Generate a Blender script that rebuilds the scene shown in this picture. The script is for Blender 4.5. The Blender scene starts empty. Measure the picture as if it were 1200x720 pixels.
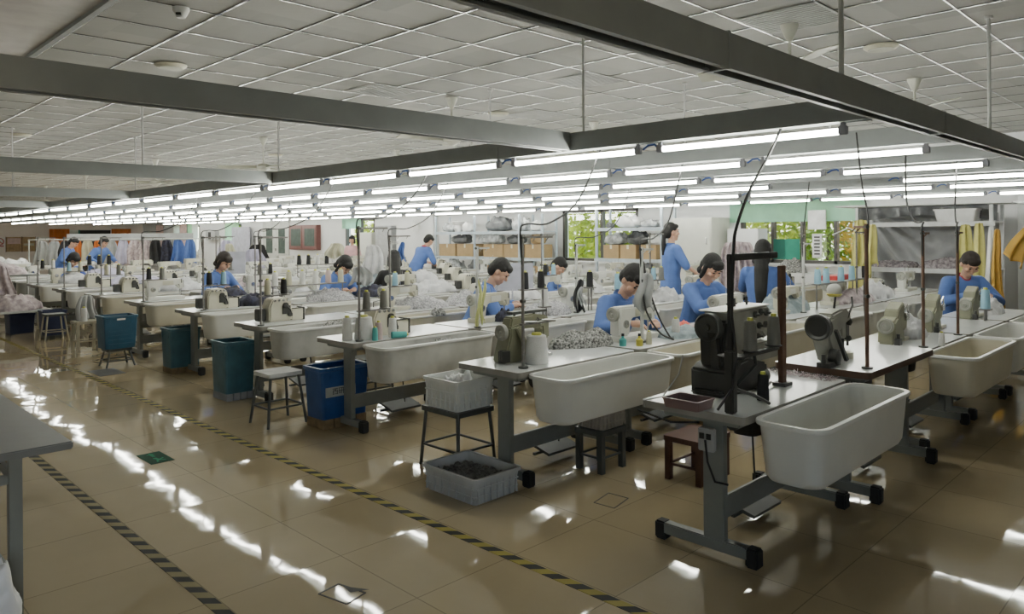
import bpy, bmesh, math, random
from mathutils import Vector, Matrix, noise
random.seed(7)
PI = math.pi
SC = bpy.context.scene
COL = SC.collection
R = math.radians

# ------------------------------------------------------------------ materials
def mat(name, col, rough=.5, metal=0., var=.10, ns=6., bump=0., bs=60., spec=.5, col2=None, alpha=1., trans=0.):
    m = bpy.data.materials.new(name); m.use_nodes = True
    nt = m.node_tree; b = nt.nodes['Principled BSDF']
    tc = nt.nodes.new('ShaderNodeTexCoord'); n = nt.nodes.new('ShaderNodeTexNoise')
    n.inputs['Scale'].default_value = ns; n.inputs['Detail'].default_value = 4
    nt.links.new(tc.outputs['Object'], n.inputs['Vector'])
    rp = nt.nodes.new('ShaderNodeValToRGB')
    c2 = col2 or [c * (1 - var * 2) for c in col]
    rp.color_ramp.elements[0].position = .35; rp.color_ramp.elements[1].position = .68
    rp.color_ramp.elements[0].color = (*c2, 1); rp.color_ramp.elements[1].color = (*col, 1)
    nt.links.new(n.outputs['Fac'], rp.inputs['Fac']); nt.links.new(rp.outputs['Color'], b.inputs['Base Color'])
    b.inputs['Roughness'].default_value = rough; b.inputs['Metallic'].default_value = metal
    b.inputs['Specular IOR Level'].default_value = spec
    if alpha < 1: b.inputs['Alpha'].default_value = alpha
    if trans: b.inputs['Transmission Weight'].default_value = trans
    if bump:
        n2 = nt.nodes.new('ShaderNodeTexNoise'); n2.inputs['Scale'].default_value = bs
        nt.links.new(tc.outputs['Object'], n2.inputs['Vector'])
        bp = nt.nodes.new('ShaderNodeBump'); bp.inputs['Strength'].default_value = bump; bp.inputs['Distance'].default_value = .01
        nt.links.new(n2.outputs['Fac'], bp.inputs['Height']); nt.links.new(bp.outputs['Normal'], b.inputs['Normal'])
    return m
def emis(name, col, s):
    m = bpy.data.materials.new(name); m.use_nodes = True; nt = m.node_tree; nt.nodes.clear()
    e = nt.nodes.new('ShaderNodeEmission'); o = nt.nodes.new('ShaderNodeOutputMaterial')
    e.inputs['Color'].default_value = (*col, 1); e.inputs['Strength'].default_value = s
    nt.links.new(e.outputs[0], o.inputs[0]); return m

M = dict(
 tube=emis('lit tube', (.97, .98, .87), 15.),
 cap=mat('tube holder', (.22, .22, .25), .5), wire=mat('blue wire', (.05, .12, .45), .5),
 trunk=mat('grey trunking', (.30, .32, .32), .42, .15, .05), rod=mat('white rod', (.62, .63, .62), .5),
 fan=mat('cream fan', (.62, .62, .54), .4), fanblade=mat('fan blade', (.42, .42, .33), .45),
 ivory=mat('ivory plastic', (.72, .69, .55), .5), dark=mat('dark hole', (.02, .02, .02), .7),
 wall=mat('white wall', (.68, .69, .70), .75, var=.04, ns=1.5), wallwarm=mat('warm wall', (.85, .76, .70), .75, var=.05, ns=1.),
 top=mat('grey laminate', (.66, .68, .68), .15, var=.03, ns=3.), edge=mat('table edge', (.30, .29, .26), .5), brownedge=mat('wooden edge', (.10, .055, .035), .6),
 steel=mat('grey painted steel', (.19, .20, .185), .45, .1, .06), steeldark=mat('dark steel', (.075, .08, .075), .5, .2), rubber=mat('black rubber', (.018, .018, .018), .7),
 tub=mat('white plastic tub', (.66, .66, .62), .38, var=.06, ns=2.5), tubdusty=mat('dusty tub', (.62, .62, .58), .45, var=.25, ns=2.2), tubyellow=mat('yellowed tub', (.62, .58, .46), .45, var=.1, ns=2.),
 rim=mat('tub rim', (.72, .72, .69), .3, var=.05),
 cream=mat('cream enamel', (.60, .58, .47), .35, var=.06), white=mat('white enamel', (.70, .70, .65), .35, var=.05), olive=mat('olive enamel', (.27, .27, .18), .42, var=.12), greyenamel=mat('grey enamel', (.34, .34, .29), .4, var=.15),
 black=mat('black metal', (.045, .045, .042), .45, .2), chrome=mat('chrome', (.6, .6, .6), .22, 1.), wheel=mat('wheel grey', (.33, .33, .29), .4),
 motor=mat('motor black', (.03, .03, .032), .5), rust=mat('rusty brown pole', (.16, .085, .055), .6, .2, .2, 12.),
 pole=mat('dull steel pole', (.23, .22, .21), .45, .5, .15, 20.), polew=mat('pale painted pole', (.55, .56, .54), .45), poleb=mat('black pole', (.03, .03, .03), .5),
 cw=mat('white thread', (.74, .74, .72), .9, bump=.4, bs=200.), cg=mat('grey thread', (.20, .20, .18), .9, bump=.4, bs=200.), ck=mat('black thread', (.02, .02, .022), .9, bump=.4, bs=200.), cb=mat('light blue thread', (.30, .52, .66), .9), cc=mat('beige thread', (.55, .53, .40), .9), cp=mat('pink thread', (.56, .44, .43), .9), ct=mat('teal thread', (.10, .42, .40), .9),
 core=mat('yellow cone core', (.62, .62, .10), .5), corew=mat('white cone core', (.7, .7, .65), .5),
 blue=mat('blue bin', (.018, .075, .25), .4, var=.15), teal=mat('teal bin', (.045, .125, .165), .45, var=.15), navy=mat('navy bin', (.02, .03, .085), .5), tealcrate=mat('teal crate', (.02, .085, .15), .5, var=.1),
 wood=mat('raw wood', (.26, .18, .09), .75, var=.25, ns=9.), woodgrey=mat('grey block', (.27, .28, .29), .8), stoolw=mat('pale wooden stool', (.40, .37, .28), .6, var=.12), stoolr=mat('red brown wood', (.10, .045, .03), .55), stooltop=mat('pale stool seat', (.60, .61, .60), .25),
 crate=mat('white crate', (.62, .63, .60), .45, var=.05), crategrey=mat('translucent grey box', (.42, .43, .42), .4, var=.1), beigecrate=mat('beige crate', (.34, .31, .26), .6), scraps=mat('grey thread scraps', (.20, .20, .20), .9, var=.35, ns=40., bump=1., bs=70.),
 card=mat('cardboard', (.42, .29, .15), .8, var=.06), bag=mat('plastic bag', (.62, .64, .66), .25, var=.3, ns=7.), baggrey=mat('dark plastic bag', (.14, .145, .155), .3, var=.3, ns=5.), bagwhite=mat('white plastic bag', (.80, .80, .80), .3, var=.1, ns=5.),
 rack=mat('pale blue rack steel', (.50, .58, .66), .45), rackw=mat('white rack steel', (.62, .64, .66), .4),
 tarp=mat('grey tarpaulin', (.33, .335, .35), .42, var=.08), board=mat('white board', (.72, .73, .74), .5), locker=mat('ivory locker', (.62, .63, .58), .45, var=.03),
 jacket=mat('blue uniform', (.085, .16, .44), .75, var=.08, ns=9., bump=.15, bs=120.), jacketdk=mat('dark blue uniform', (.05, .09, .36), .75), pants=mat('dark trousers', (.03, .035, .05), .8), skin=mat('skin', (.56, .33, .23), .5, var=.06), hair=mat('black hair', (.009, .008, .008), .7, bump=.5, bs=90.), hairb=mat('dark brown hair', (.022, .014, .011), .7, bump=.5, bs=90.), collar=mat('red collar', (.45, .04, .05), .7), blackcloth=mat('black cloth', (.02, .02, .022), .85), pink=mat('pink cloth', (.70, .42, .44), .8),
 yellow=mat('pale yellow cloth', (.66, .62, .22), .7, var=.08), orangecloth=mat('amber cloth', (.60, .36, .07), .7, var=.1), orange=mat('orange curtain', (.58, .16, .03), .7, var=.08),
 frame=mat('dark window frame', (.045, .04, .035), .4), screen=mat('green sheet', (.34, .62, .48), .6, var=.06), green=mat('dark green sheet', (.02, .16, .12), .4),
 curtain=mat('white curtain', (.74, .76, .72), .8), curtaing=mat('pale green curtain', (.45, .72, .52), .8), pinkcurtain=mat('pink curtain', (.66, .48, .46), .8),
 noticew=mat('notice paper', (.66, .62, .55), .7), notice=mat('notice brown', (.50, .34, .18), .7, var=.2, ns=9.), red=mat('red paint', (.55, .03, .03), .5), signwhite=mat('sign white', (.8, .8, .78), .5), signgreen=mat('sign green', (.015, .07, .04), .7, spec=.1), signlight=mat('sign light green', (.03, .24, .12), .7, spec=.1), signtext=mat('label ink', (.03, .03, .03), .6), label=mat('label paper', (.42, .43, .40), .6),
 maroon=mat('maroon cabinet', (.16, .06, .055), .4), glassdk=mat('dark glass', (.10, .13, .12), .1), greyboard=mat('lavender board', (.48, .49, .58), .6), doorm=mat('pale door', (.56, .58, .55), .5), fuse=mat('grey fuse box', (.40, .41, .42), .5),
 cable=mat('black cable', (.02, .02, .022), .5), cablew=mat('grey cable', (.35, .35, .34), .5), tray=mat('mauve tray', (.20, .13, .13), .5), redbox=mat('red box', (.55, .03, .03), .5), yellowliq=mat('yellow bottle', (.62, .55, .08), .3), floorpatch=mat('dark floor mat', (.10, .10, .10), .7), line=mat('dark line', (.06, .055, .045), .7),
 swatch=mat('grey cloth', (.40, .41, .41), .85), soffit=mat('glossy soffit', (.78, .75, .73), .18, .2, var=.1, ns=3., bump=.25, bs=6.), lav=mat('lavender cloth', (.50, .48, .62), .85), coral=mat('coral cloth', (.75, .15, .12), .8), grnlime=mat('lime tape', (.60, .62, .25), .6), concrete=mat('outdoor ground', (.20, .22, .12), .9), trunkwood=mat('bark', (.16, .12, .07), .9), plasticclear=mat('clear sheet', (.50, .52, .52), .3, var=.12, ns=2.),
)
# printed cloth: small speckle pattern
def cloth(name, a, b, s=45.):
    m = mat(name, a, .9, ns=s, col2=b, bump=.4, bs=25.); return m
M['printbw'] = cloth('black and white print', (.46, .46, .44), (.03, .03, .03), 60.)
M['printgrey'] = cloth('grey print', (.55, .55, .56), (.22, .21, .23), 50.)
M['pilewhite'] = cloth('white cloth', (.66, .66, .67), (.50, .50, .52), 8.)
M['pilepink'] = cloth('pinkish cloth', (.60, .52, .52), (.33, .27, .29), 14.)
M['pilegrey'] = cloth('blue grey cloth', (.36, .42, .45), (.20, .25, .27), 10.)
M['piledark'] = cloth('dark navy cloth', (.05, .05, .09), (.015, .015, .02), 12.)
M['pilemauve'] = cloth('mauve print', (.40, .36, .38), (.13, .11, .13), 22.)

# ------------------------------------------------------------------ mesh helper
class MB:
    def __init__(s): s.v = []; s.f = []; s.mi = []; s.cur = 0
    def _add(s, vs, fs):
        o = len(s.v); s.v += [tuple(v) for v in vs]
        for f in fs: s.f.append([o + i for i in f]); s.mi.append(s.cur)
        return s
    def box(s, c, d, rz=0., rx=0., ry=0.):
        m = Matrix.Translation(c) @ Matrix.Rotation(rz, 4, 'Z') @ Matrix.Rotation(ry, 4, 'Y') @ Matrix.Rotation(rx, 4, 'X')
        vs = [m @ Vector((x * d[0] / 2, y * d[1] / 2, z * d[2] / 2)) for x in (-1, 1) for y in (-1, 1) for z in (-1, 1)]
        return s._add(vs, [(0, 1, 3, 2), (4, 6, 7, 5), (0, 4, 5, 1), (2, 3, 7, 6), (0, 2, 6, 4), (1, 5, 7, 3)])
    def bb(s, x0, x1, y0, y1, z0, z1): return s.box(((x0 + x1) / 2, (y0 + y1) / 2, (z0 + z1) / 2), (x1 - x0, y1 - y0, z1 - z0))
    def rings(s, rs, cap0=True, cap1=True):
        n = len(rs[0]); o = len(s.v); fs = []
        for k in range(len(rs) - 1):
            for i in range(n):
                j = (i + 1) % n; fs.append((k * n + i, k * n + j, (k + 1) * n + j, (k + 1) * n + i))
        if cap0: fs.append(tuple(range(n - 1, -1, -1)))
        if cap1: fs.append(tuple((len(rs) - 1) * n + i for i in range(n)))
        return s._add([p for r in rs for p in r], fs)
    def cyl(s, p0, p1, r0, r1=None, n=12):
        r1 = r0 if r1 is None else r1; p0 = Vector(p0); p1 = Vector(p1); d = (p1 - p0).normalized()
        a = d.orthogonal().normalized(); b = d.cross(a)
        mk = lambda p, r: [p + (a * math.cos(2 * PI * i / n) + b * math.sin(2 * PI * i / n)) * r for i in range(n)]
        return s.rings([mk(p0, r0), mk(p1, r1)])
    def lathe(s, o, axis, prof, n=16):
        o = Vector(o); d = Vector(axis).normalized(); a = d.orthogonal().normalized(); b = d.cross(a)
        return s.rings([[o + d * h + (a * math.cos(2 * PI * i / n) + b * math.sin(2 * PI * i / n)) * max(r, .0004) for i in range(n)] for h, r in prof])
    def tube(s, pts, r, n=6):
        pts = [Vector(p) for p in pts]; rs = []; a = None
        for i, p in enumerate(pts):
            d = (pts[min(i + 1, len(pts) - 1)] - pts[max(i - 1, 0)]).normalized()
            a = d.orthogonal().normalized() if a is None else (a - d * a.dot(d)).normalized()
            b = d.cross(a)
            rs.append([p + (a * math.cos(2 * PI * k / n) + b * math.sin(2 * PI * k / n)) * r for k in range(n)])
        return s.rings(rs)
    def prism(s, poly, w, plane='xz', off=0.):   # polygon extruded symmetrically across the third axis
        f = {'xz': lambda p, t: (p[0], t, p[1]), 'yz': lambda p, t: (t, p[0], p[1]), 'xy': lambda p, t: (p[0], p[1], t)}[plane]
        n = len(poly); vs = [f(p, off - w / 2) for p in poly] + [f(p, off + w / 2) for p in poly]
        fs = [tuple(range(n)), tuple(range(2 * n - 1, n - 1, -1))] + [(i, n + i, n + (i + 1) % n, (i + 1) % n) for i in range(n)]
        return s._add(vs, fs)
    def ell(s, c, r, rot=None, n=16, m=10):
        vs = []; fs = []; c = Vector(c)
        for i in range(1, m):
            t = PI * i / m
            for j in range(n):
                p = 2 * PI * j / n; v = Vector((r[0] * math.sin(t) * math.cos(p), r[1] * math.sin(t) * math.sin(p), r[2] * math.cos(t)))
                vs.append(c + (rot @ v if rot else v))
        for i in range(m - 2):
            for j in range(n): k = (j + 1) % n; fs.append((i * n + j, (i + 1) * n + j, (i + 1) * n + k, i * n + k))
        e = Vector((0, 0, r[2])); e = rot @ e if rot else e
        vs += [c + e, c - e]; T = len(vs) - 2
        for j in range(n): k = (j + 1) % n; fs.append((T, j, k)); fs.append((T + 1, (m - 2) * n + k, (m - 2) * n + j))
        return s._add(vs, fs)
    def cap(s, p0, p1, r0, r1, n=12):            # tapered capsule with closed round ends
        p0 = Vector(p0); p1 = Vector(p1); d = p1 - p0; L = d.length; pr = []
        for i in range(0, 5): t = PI / 2 * i / 4; pr.append((-r0 * math.cos(t), r0 * math.sin(t)))
        for i in range(0, 5): t = PI / 2 * i / 4; pr.append((L + r1 * math.sin(t), r1 * math.cos(t)))
        return s.lathe(p0, d, pr, n)
    def grid(s, fn, nu, nv):
        vs = [fn(i / nu, j / nv) for i in range(nu + 1) for j in range(nv + 1)]
        return s._add(vs, [(i * (nv + 1) + j, (i + 1) * (nv + 1) + j, (i + 1) * (nv + 1) + j + 1, i * (nv + 1) + j + 1) for i in range(nu) for j in range(nv)])
    def mesh(s, name, mats, bevel=0., smooth=True, ang=38):
        me = bpy.data.meshes.new(name); me.from_pydata(s.v, [], s.f)
        for m in (mats if isinstance(mats, (list, tuple)) else [mats]): me.materials.append(M[m] if isinstance(m, str) else m)
        me.polygons.foreach_set('material_index', s.mi)
        bm = bmesh.new(); bm.from_mesh(me); bmesh.ops.recalc_face_normals(bm, faces=bm.faces)
        if bevel:
            es = [e for e in bm.edges if len(e.link_faces) == 2 and e.calc_face_angle(0) > R(30)]
            bmesh.ops.bevel(bm, geom=es, offset=bevel, segments=2, affect='EDGES', clamp_overlap=True)
        for f in bm.faces: f.smooth = smooth
        for e in bm.edges:
            if len(e.link_faces) == 2 and e.calc_face_angle(0) > R(ang): e.smooth = False
        bm.to_mesh(me); bm.free(); return me
    def build(s, name, mats, parent=None, bevel=0., smooth=True, ang=38):
        o = bpy.data.objects.new(name, s.mesh(name, mats, bevel, smooth, ang)); COL.objects.link(o)
        if parent: o.parent = parent
        return o
def rr(w, d, r, z, cx=0., cy=0., k=5):
    out = []
    for sx, sy, a0 in ((1, 1, 0), (-1, 1, PI / 2), (-1, -1, PI), (1, -1, 3 * PI / 2)):
        for i in range(k + 1):
            a = a0 + PI / 2 * i / k; out.append((cx + sx * (w / 2 - r) + r * math.cos(a), cy + sy * (d / 2 - r) + r * math.sin(a), z))
    return out
def tag(o, label, cat, group=None, kind=None):
    if label: o['label'] = label
    if cat: o['category'] = cat
    if group: o['group'] = group
    if kind: o['kind'] = kind
    return o
def thing(name, label, cat, loc=(0, 0, 0), rz=0., group=None):
    o = bpy.data.objects.new(name, None); COL.objects.link(o); o.location = loc; o.rotation_euler = (0, 0, rz); o.empty_display_size = .1
    return tag(o, label, cat, group)
def struct(mb, name, mats, **k): o = mb.build(name, mats, **k); o['kind'] = 'structure'; return o
PROTO = []
def proto(name, cat): o = thing(name, None, cat); PROTO.append(o); return o
KIDS = {}
def dup(root, loc, rz=0., label=None, group=None, scale=None):
    def rec(o, par):
        c = o.copy(); COL.objects.link(c)
        if par: c.parent = par
        for ch in list(o.children): rec(ch, c)
        return c
    r = rec(root, None); r.location = loc; r.rotation_euler = (0, 0, rz)
    if scale: r.scale = (scale,) * 3 if not isinstance(scale, tuple) else scale
    if label: r['label'] = label
    if group: r['group'] = group
    return r
def merged(root, name):                          # one-mesh version of a prototype for copies too small to show parts
    mb = MB(); mats = []; sm = []
    def rec(o):
        if o.type == 'MESH':
            me = o.data; mp = []
            for m in me.materials:
                if m not in mats: mats.append(m)
                mp.append(mats.index(m))
            off = len(mb.v); mb.v += [tuple(v.co) for v in me.vertices]
            for p in me.polygons: mb.f.append([off + i for i in p.vertices]); mb.mi.append(mp[p.material_index])
        for ch in o.children: rec(ch)
    rec(root)
    o = mb.build(name, mats); o['category'] = root['category']; PROTO.append(o); return o
ORD = ['zeroth', 'first', 'second', 'third', 'fourth', 'fifth', 'sixth', 'seventh', 'eighth', 'ninth', 'tenth', 'eleventh', 'twelfth', 'thirteenth', 'fourteenth', 'fifteenth', 'sixteenth', 'seventeenth', 'eighteenth', 'nineteenth', 'twentieth'] + ['twenty-' + x for x in ('first', 'second', 'third', 'fourth', 'fifth', 'sixth', 'seventh', 'eighth', 'ninth')] + ['thirtieth']

# ------------------------------------------------------------------ camera
HC = 1.7
cam = bpy.data.objects.new('camera', bpy.data.cameras.new('camera')); COL.objects.link(cam); SC.camera = cam
d = Vector((1, 1, 0)).normalized(); r0 = Vector((1, -1, 0)).normalized(); zz = Vector((0, 0, 1)); ro = R(.45)
rv = r0 * math.cos(ro) - zz * math.sin(ro); uv = zz * math.cos(ro) + r0 * math.sin(ro)
cam.matrix_world = Matrix(((rv.x, uv.x, -d.x, 0), (rv.y, uv.y, -d.y, 0), (rv.z, uv.z, -d.z, HC), (0, 0, 0, 1)))
cam.data.sensor_width = 36; cam.data.lens = 872 / 1200 * 36; cam.data.shift_y = -87 / 1200; cam.data.clip_end = 300

# ------------------------------------------------------------------ room shell
XW, YW, XL, YN, HT = 15.5, 46., -2.6, -3.2, 3.4
def floor_mat():
    m = bpy.data.materials.new('polished floor tiles'); m.use_nodes = True; nt = m.node_tree; b = nt.nodes['Principled BSDF']
    N = nt.nodes.new; L = nt.links.new
    tc = N('ShaderNodeTexCoord'); br = N('ShaderNodeTexBrick'); br.offset = 0.; br.squash = 1.
    mp = N('ShaderNodeMapping'); mp.inputs['Location'].default_value = (.49, .50, 0); L(tc.outputs['Object'], mp.inputs['Vector'])
    br.inputs['Scale'].default_value = 1.; br.inputs['Mortar Size'].default_value = .003; br.inputs['Mortar Smooth'].default_value = .1
    br.inputs['Brick Width'].default_value = .655; br.inputs['Row Height'].default_value = .655
    br.inputs['Color1'].default_value = (.41, .33, .205, 1); br.inputs['Color2'].default_value = (.385, .31, .19, 1); br.inputs['Mortar'].default_value = (.25, .20, .125, 1)
    L(mp.outputs[0], br.inputs['Vector'])
    n = N('ShaderNodeTexNoise'); n.inputs['Scale'].default_value = 1.3; n.inputs['Detail'].default_value = 5; L(tc.outputs['Object'], n.inputs['Vector'])
    mx = N('ShaderNodeMixRGB'); mx.blend_type = 'MULTIPLY'; mx.inputs[0].default_value = .5
    rp = N('ShaderNodeValToRGB'); rp.color_ramp.elements[0].color = (.72, .72, .70, 1); rp.color_ramp.elements[0].position = .3; rp.color_ramp.elements[1].position = .7
    L(n.outputs['Fac'], rp.inputs[0]); L(br.outputs['Color'], mx.inputs[1]); L(rp.outputs[0], mx.inputs[2]); L(mx.outputs[0], b.inputs['Base Color'])
    b.inputs['Roughness'].default_value = .04; b.inputs['Specular IOR Level'].default_value = .5
    # each tile is laid slightly off level and dished: tilt and bow the normal tile by tile
    sc = N('ShaderNodeVectorMath'); sc.operation = 'SCALE'; sc.inputs['Scale'].default_value = 1 / .655; L(mp.outputs[0], sc.inputs[0])
    fl = N('ShaderNodeVectorMath'); fl.operation = 'FLOOR'; L(sc.outputs[0], fl.inputs[0])
    wn = N('ShaderNodeTexWhiteNoise'); wn.noise_dimensions = '3D'; L(fl.outputs[0], wn.inputs['Vector'])
    s1 = N('ShaderNodeVectorMath'); s1.operation = 'SUBTRACT'; s1.inputs[1].default_value = (.5, .5, .5); L(wn.outputs['Color'], s1.inputs[0])
    s2 = N('ShaderNodeVectorMath'); s2.operation = 'SCALE'; s2.inputs['Scale'].default_value = .016; L(s1.outputs[0], s2.inputs[0])
    n3 = N('ShaderNodeTexNoise'); n3.inputs['Scale'].default_value = 3.4; n3.inputs['Detail'].default_value = 2; n3.noise_dimensions = '4D'; L(tc.outputs['Object'], n3.inputs['Vector'])
    sw = N('ShaderNodeSeparateXYZ'); L(wn.outputs['Color'], sw.inputs[0]); mw = N('ShaderNodeMath'); mw.operation = 'MULTIPLY'; mw.inputs[1].default_value = 9.; L(sw.outputs[2], mw.inputs[0]); L(mw.outputs[0], n3.inputs['W'])
    s3 = N('ShaderNodeVectorMath'); s3.operation = 'SUBTRACT'; s3.inputs[1].default_value = (.5, .5, .5); L(n3.outputs['Color'], s3.inputs[0])
    s4 = N('ShaderNodeVectorMath'); s4.operation = 'SCALE'; s4.inputs['Scale'].default_value = .034; L(s3.outputs[0], s4.inputs[0])
    ad = N('ShaderNodeVectorMath'); ad.operation = 'ADD'; L(s2.outputs[0], ad.inputs[0]); L(s4.outputs[0], ad.inputs[1])
    fz = N('ShaderNodeVectorMath'); fz.operation = 'MULTIPLY'; fz.inputs[1].default_value = (1, 1, 0); L(ad.outputs[0], fz.inputs[0])
    ge = N('ShaderNodeNewGeometry'); a2 = N('ShaderNodeVectorMath'); a2.operation = 'ADD'; L(ge.outputs['Normal'], a2.inputs[0]); L(fz.outputs[0], a2.inputs[1])
    nn = N('ShaderNodeVectorMath'); nn.operation = 'NORMALIZE'; L(a2.outputs[0], nn.inputs[0]); L(nn.outputs[0], b.inputs['Normal'])
    return m
def ceil_mat():
    m = bpy.data.materials.new('ceiling panels'); m.use_nodes = True; nt = m.node_tree; b = nt.nodes['Principled BSDF']; N = nt.nodes.new; L = nt.links.new
    tc = N('ShaderNodeTexCoord'); sc = N('ShaderNodeVectorMath'); sc.operation = 'SCALE'; sc.inputs['Scale'].default_value = 1 / .67; L(tc.outputs['Object'], sc.inputs[0])
    fl = N('ShaderNodeVectorMath'); fl.operation = 'FLOOR'; L(sc.outputs[0], fl.inputs[0]); wn = N('ShaderNodeTexWhiteNoise'); L(fl.outputs[0], wn.inputs['Vector'])
    rp = N('ShaderNodeValToRGB'); rp.color_ramp.elements[0].color = (.325, .325, .305, 1); rp.color_ramp.elements[1].color = (.40, .395, .37, 1); L(wn.outputs['Value'], rp.inputs[0]); L(rp.outputs[0], b.inputs['Base Color'])
    vo = N('ShaderNodeTexWave'); vo.inputs['Scale'].default_value = 14.; vo.bands_direction = 'DIAGONAL'; L(tc.outputs['Object'], vo.inputs['Vector'])
    bp = N('ShaderNodeBump'); bp.inputs['Strength'].default_value = .12; bp.inputs['Distance'].default_value = .004; L(vo.outputs['Fac'], bp.inputs['Height']); L(bp.outputs[0], b.inputs['Normal'])
    b.inputs['Roughness'].default_value = .7; return m
struct(MB().bb(XL, XW, YN, YW, -.1, 0), 'floor', [floor_mat()], smooth=False)
struct(MB().bb(XL, XW, YN, YW, HT, HT + .1), 'ceiling', [ceil_mat()], smooth=False)
gm = mat('ceiling grid', (.30, .30, .30), .16, 1., .1, bump=.9, bs=5.)
g = MB(); OX, OY = .45, .28
x = OX - 4 * .67
while x < XW:
    if x > XL: g.bb(x - .009, x + .009, YN, YW, HT - .008, HT + .005)
    x += .67
y = OY - 5 * .67
while y < YW:
    if y > YN: g.bb(XL, XW, y - .007, y + .007, HT - .007, HT + .004)
    y += .67
struct(g, 'trim_1', [gm], smooth=False)
so = MB(); so.bb(.75, 1.62, YN, YW, 3.3, HT - .001); struct(so, 'trim_2', ['soffit'])
so = MB(); so.bb(1.62, 1.66, YN, YW, 3.27, HT - .001).bb(.71, .75, YN, YW, 3.27, HT - .001); struct(so, 'trim_3', ['trunk'])

# right wall with window openings: (y0, y1, z0, z1)
WIN = [(5.5, 8.2, 1.0, 2.38), (11.0, 13.5, .93, 2.3), (22.5, 24.4, .9, 2.26), (33.2, 34.8, .9, 2.2), (37.9, 39.2, .9, 2.2), (40.3, 41.1, .9, 2.2)]
w = MB(); ys = YN
for y0, y1, z0, z1 in WIN:
    w.bb(XW, XW + .22, ys, y0, 0, HT); w.bb(XW, XW + .22, y0, y1, 0, z0); w.bb(XW, XW + .22, y0, y1, z1, HT); ys = y1
w.bb(XW, XW + .22, ys, YW, 0, HT); struct(w, 'wall_right', ['wall'], smooth=False)
struct(MB().bb(XL, XW + .22, YW, YW + .2, 0, HT), 'wall_far', ['wallwarm'], smooth=False)
struct(MB().bb(XL - .2, XL, YN, YW + .2, 0, HT), 'wall_left', ['wall'], smooth=False)
w = MB().bb(XL - .2, XW + .22, YN - .2, YN, 0, .8).bb(XL - .2, XW + .22, YN - .2, YN, 2.75, HT)
q = XL - .2
while q < 0: w.bb(q, q + .5, YN - .2, YN, .8, 2.75); q += 3.1  # gap beside the pier is an added, unseen opening that lets in fill daylight
w.bb(q - .9, XW + .22, YN - .2, YN, .8, 2.75)
struct(w, 'wall_near', ['wall'], smooth=False)
q = XL + .3; k = 7
while q < -1.:
    f = MB(); x1 = q + 1.7
    f.bb(q, x1, YN - .12, YN - .05, .8, .86).bb(q, x1, YN - .12, YN - .05, 2.69, 2.75)
    for z in (q + .03, (q + x1) / 2, x1 - .03): f.bb(z - .03, z + .03, YN - .12, YN - .05, .8, 2.75)
    struct(f, f'window_{k}', ['frame'], smooth=False); q += 3.1; k += 1  # frame of the added fill-light opening, out of view behind the camera
struct(MB().bb(XL - .3, XW + .4, YN - .3, YW + .3, HT + .1, HT + .3), 'trim_4', ['wall'], smooth=False)
struct(MB().bb(15.28, XW - .001, 18.9, 20.9, 0, HT - .01), 'wall_pillar', ['wall'], smooth=False)
gl = bpy.data.materials.new('window glass'); gl.use_nodes = True; nt = gl.node_tree; nt.nodes.clear()
a = nt.nodes.new('ShaderNodeBsdfTransparent'); b = nt.nodes.new('ShaderNodeBsdfGlossy'); c = nt.nodes.new('ShaderNodeMixShader'); o = nt.nodes.new('ShaderNodeOutputMaterial')
a.inputs[0].default_value = (.95, .98, .95, 1); b.inputs['Roughness'].default_value = .02; c.inputs[0].default_value = .06
nt.links.new(a.outputs[0], c.inputs[1]); nt.links.new(b.outputs[0], c.inputs[2]); nt.links.new(c.outputs[0], o.inputs[0])
MUL = [[6.1, 6.8, 7.45], [12.15], [23.4], [34.0], [38.5], []]
for i, (y0, y1, z0, z1) in enumerate(WIN):
    f = MB(); t = .07; X0, X1 = XW - .02, XW + .1
    f.bb(X0, X1, y0, y1, z0, z0 + t).bb(X0, X1, y0, y1, z1 - t, z1).bb(X0, X1, y0, y0 + t, z0, z1).bb(X0, X1, y1 - t, y1, z0, z1)
    for q in MUL[i]: f.bb(X0, X1, q - .035, q + .035, z0, z1)
    fo = struct(f, f'window_{i+1}', ['frame'])
    MB().bb(XW + .04, XW + .046, y0 + t, y1 - t, z0 + t, z1 - t).build('pane', [gl], fo)
    MB().bb(XW - .1, XW - .021, y0 - .04, y1 + .04, z0 - .05, z0).build('window_sill', ['board'], fo)

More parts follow.
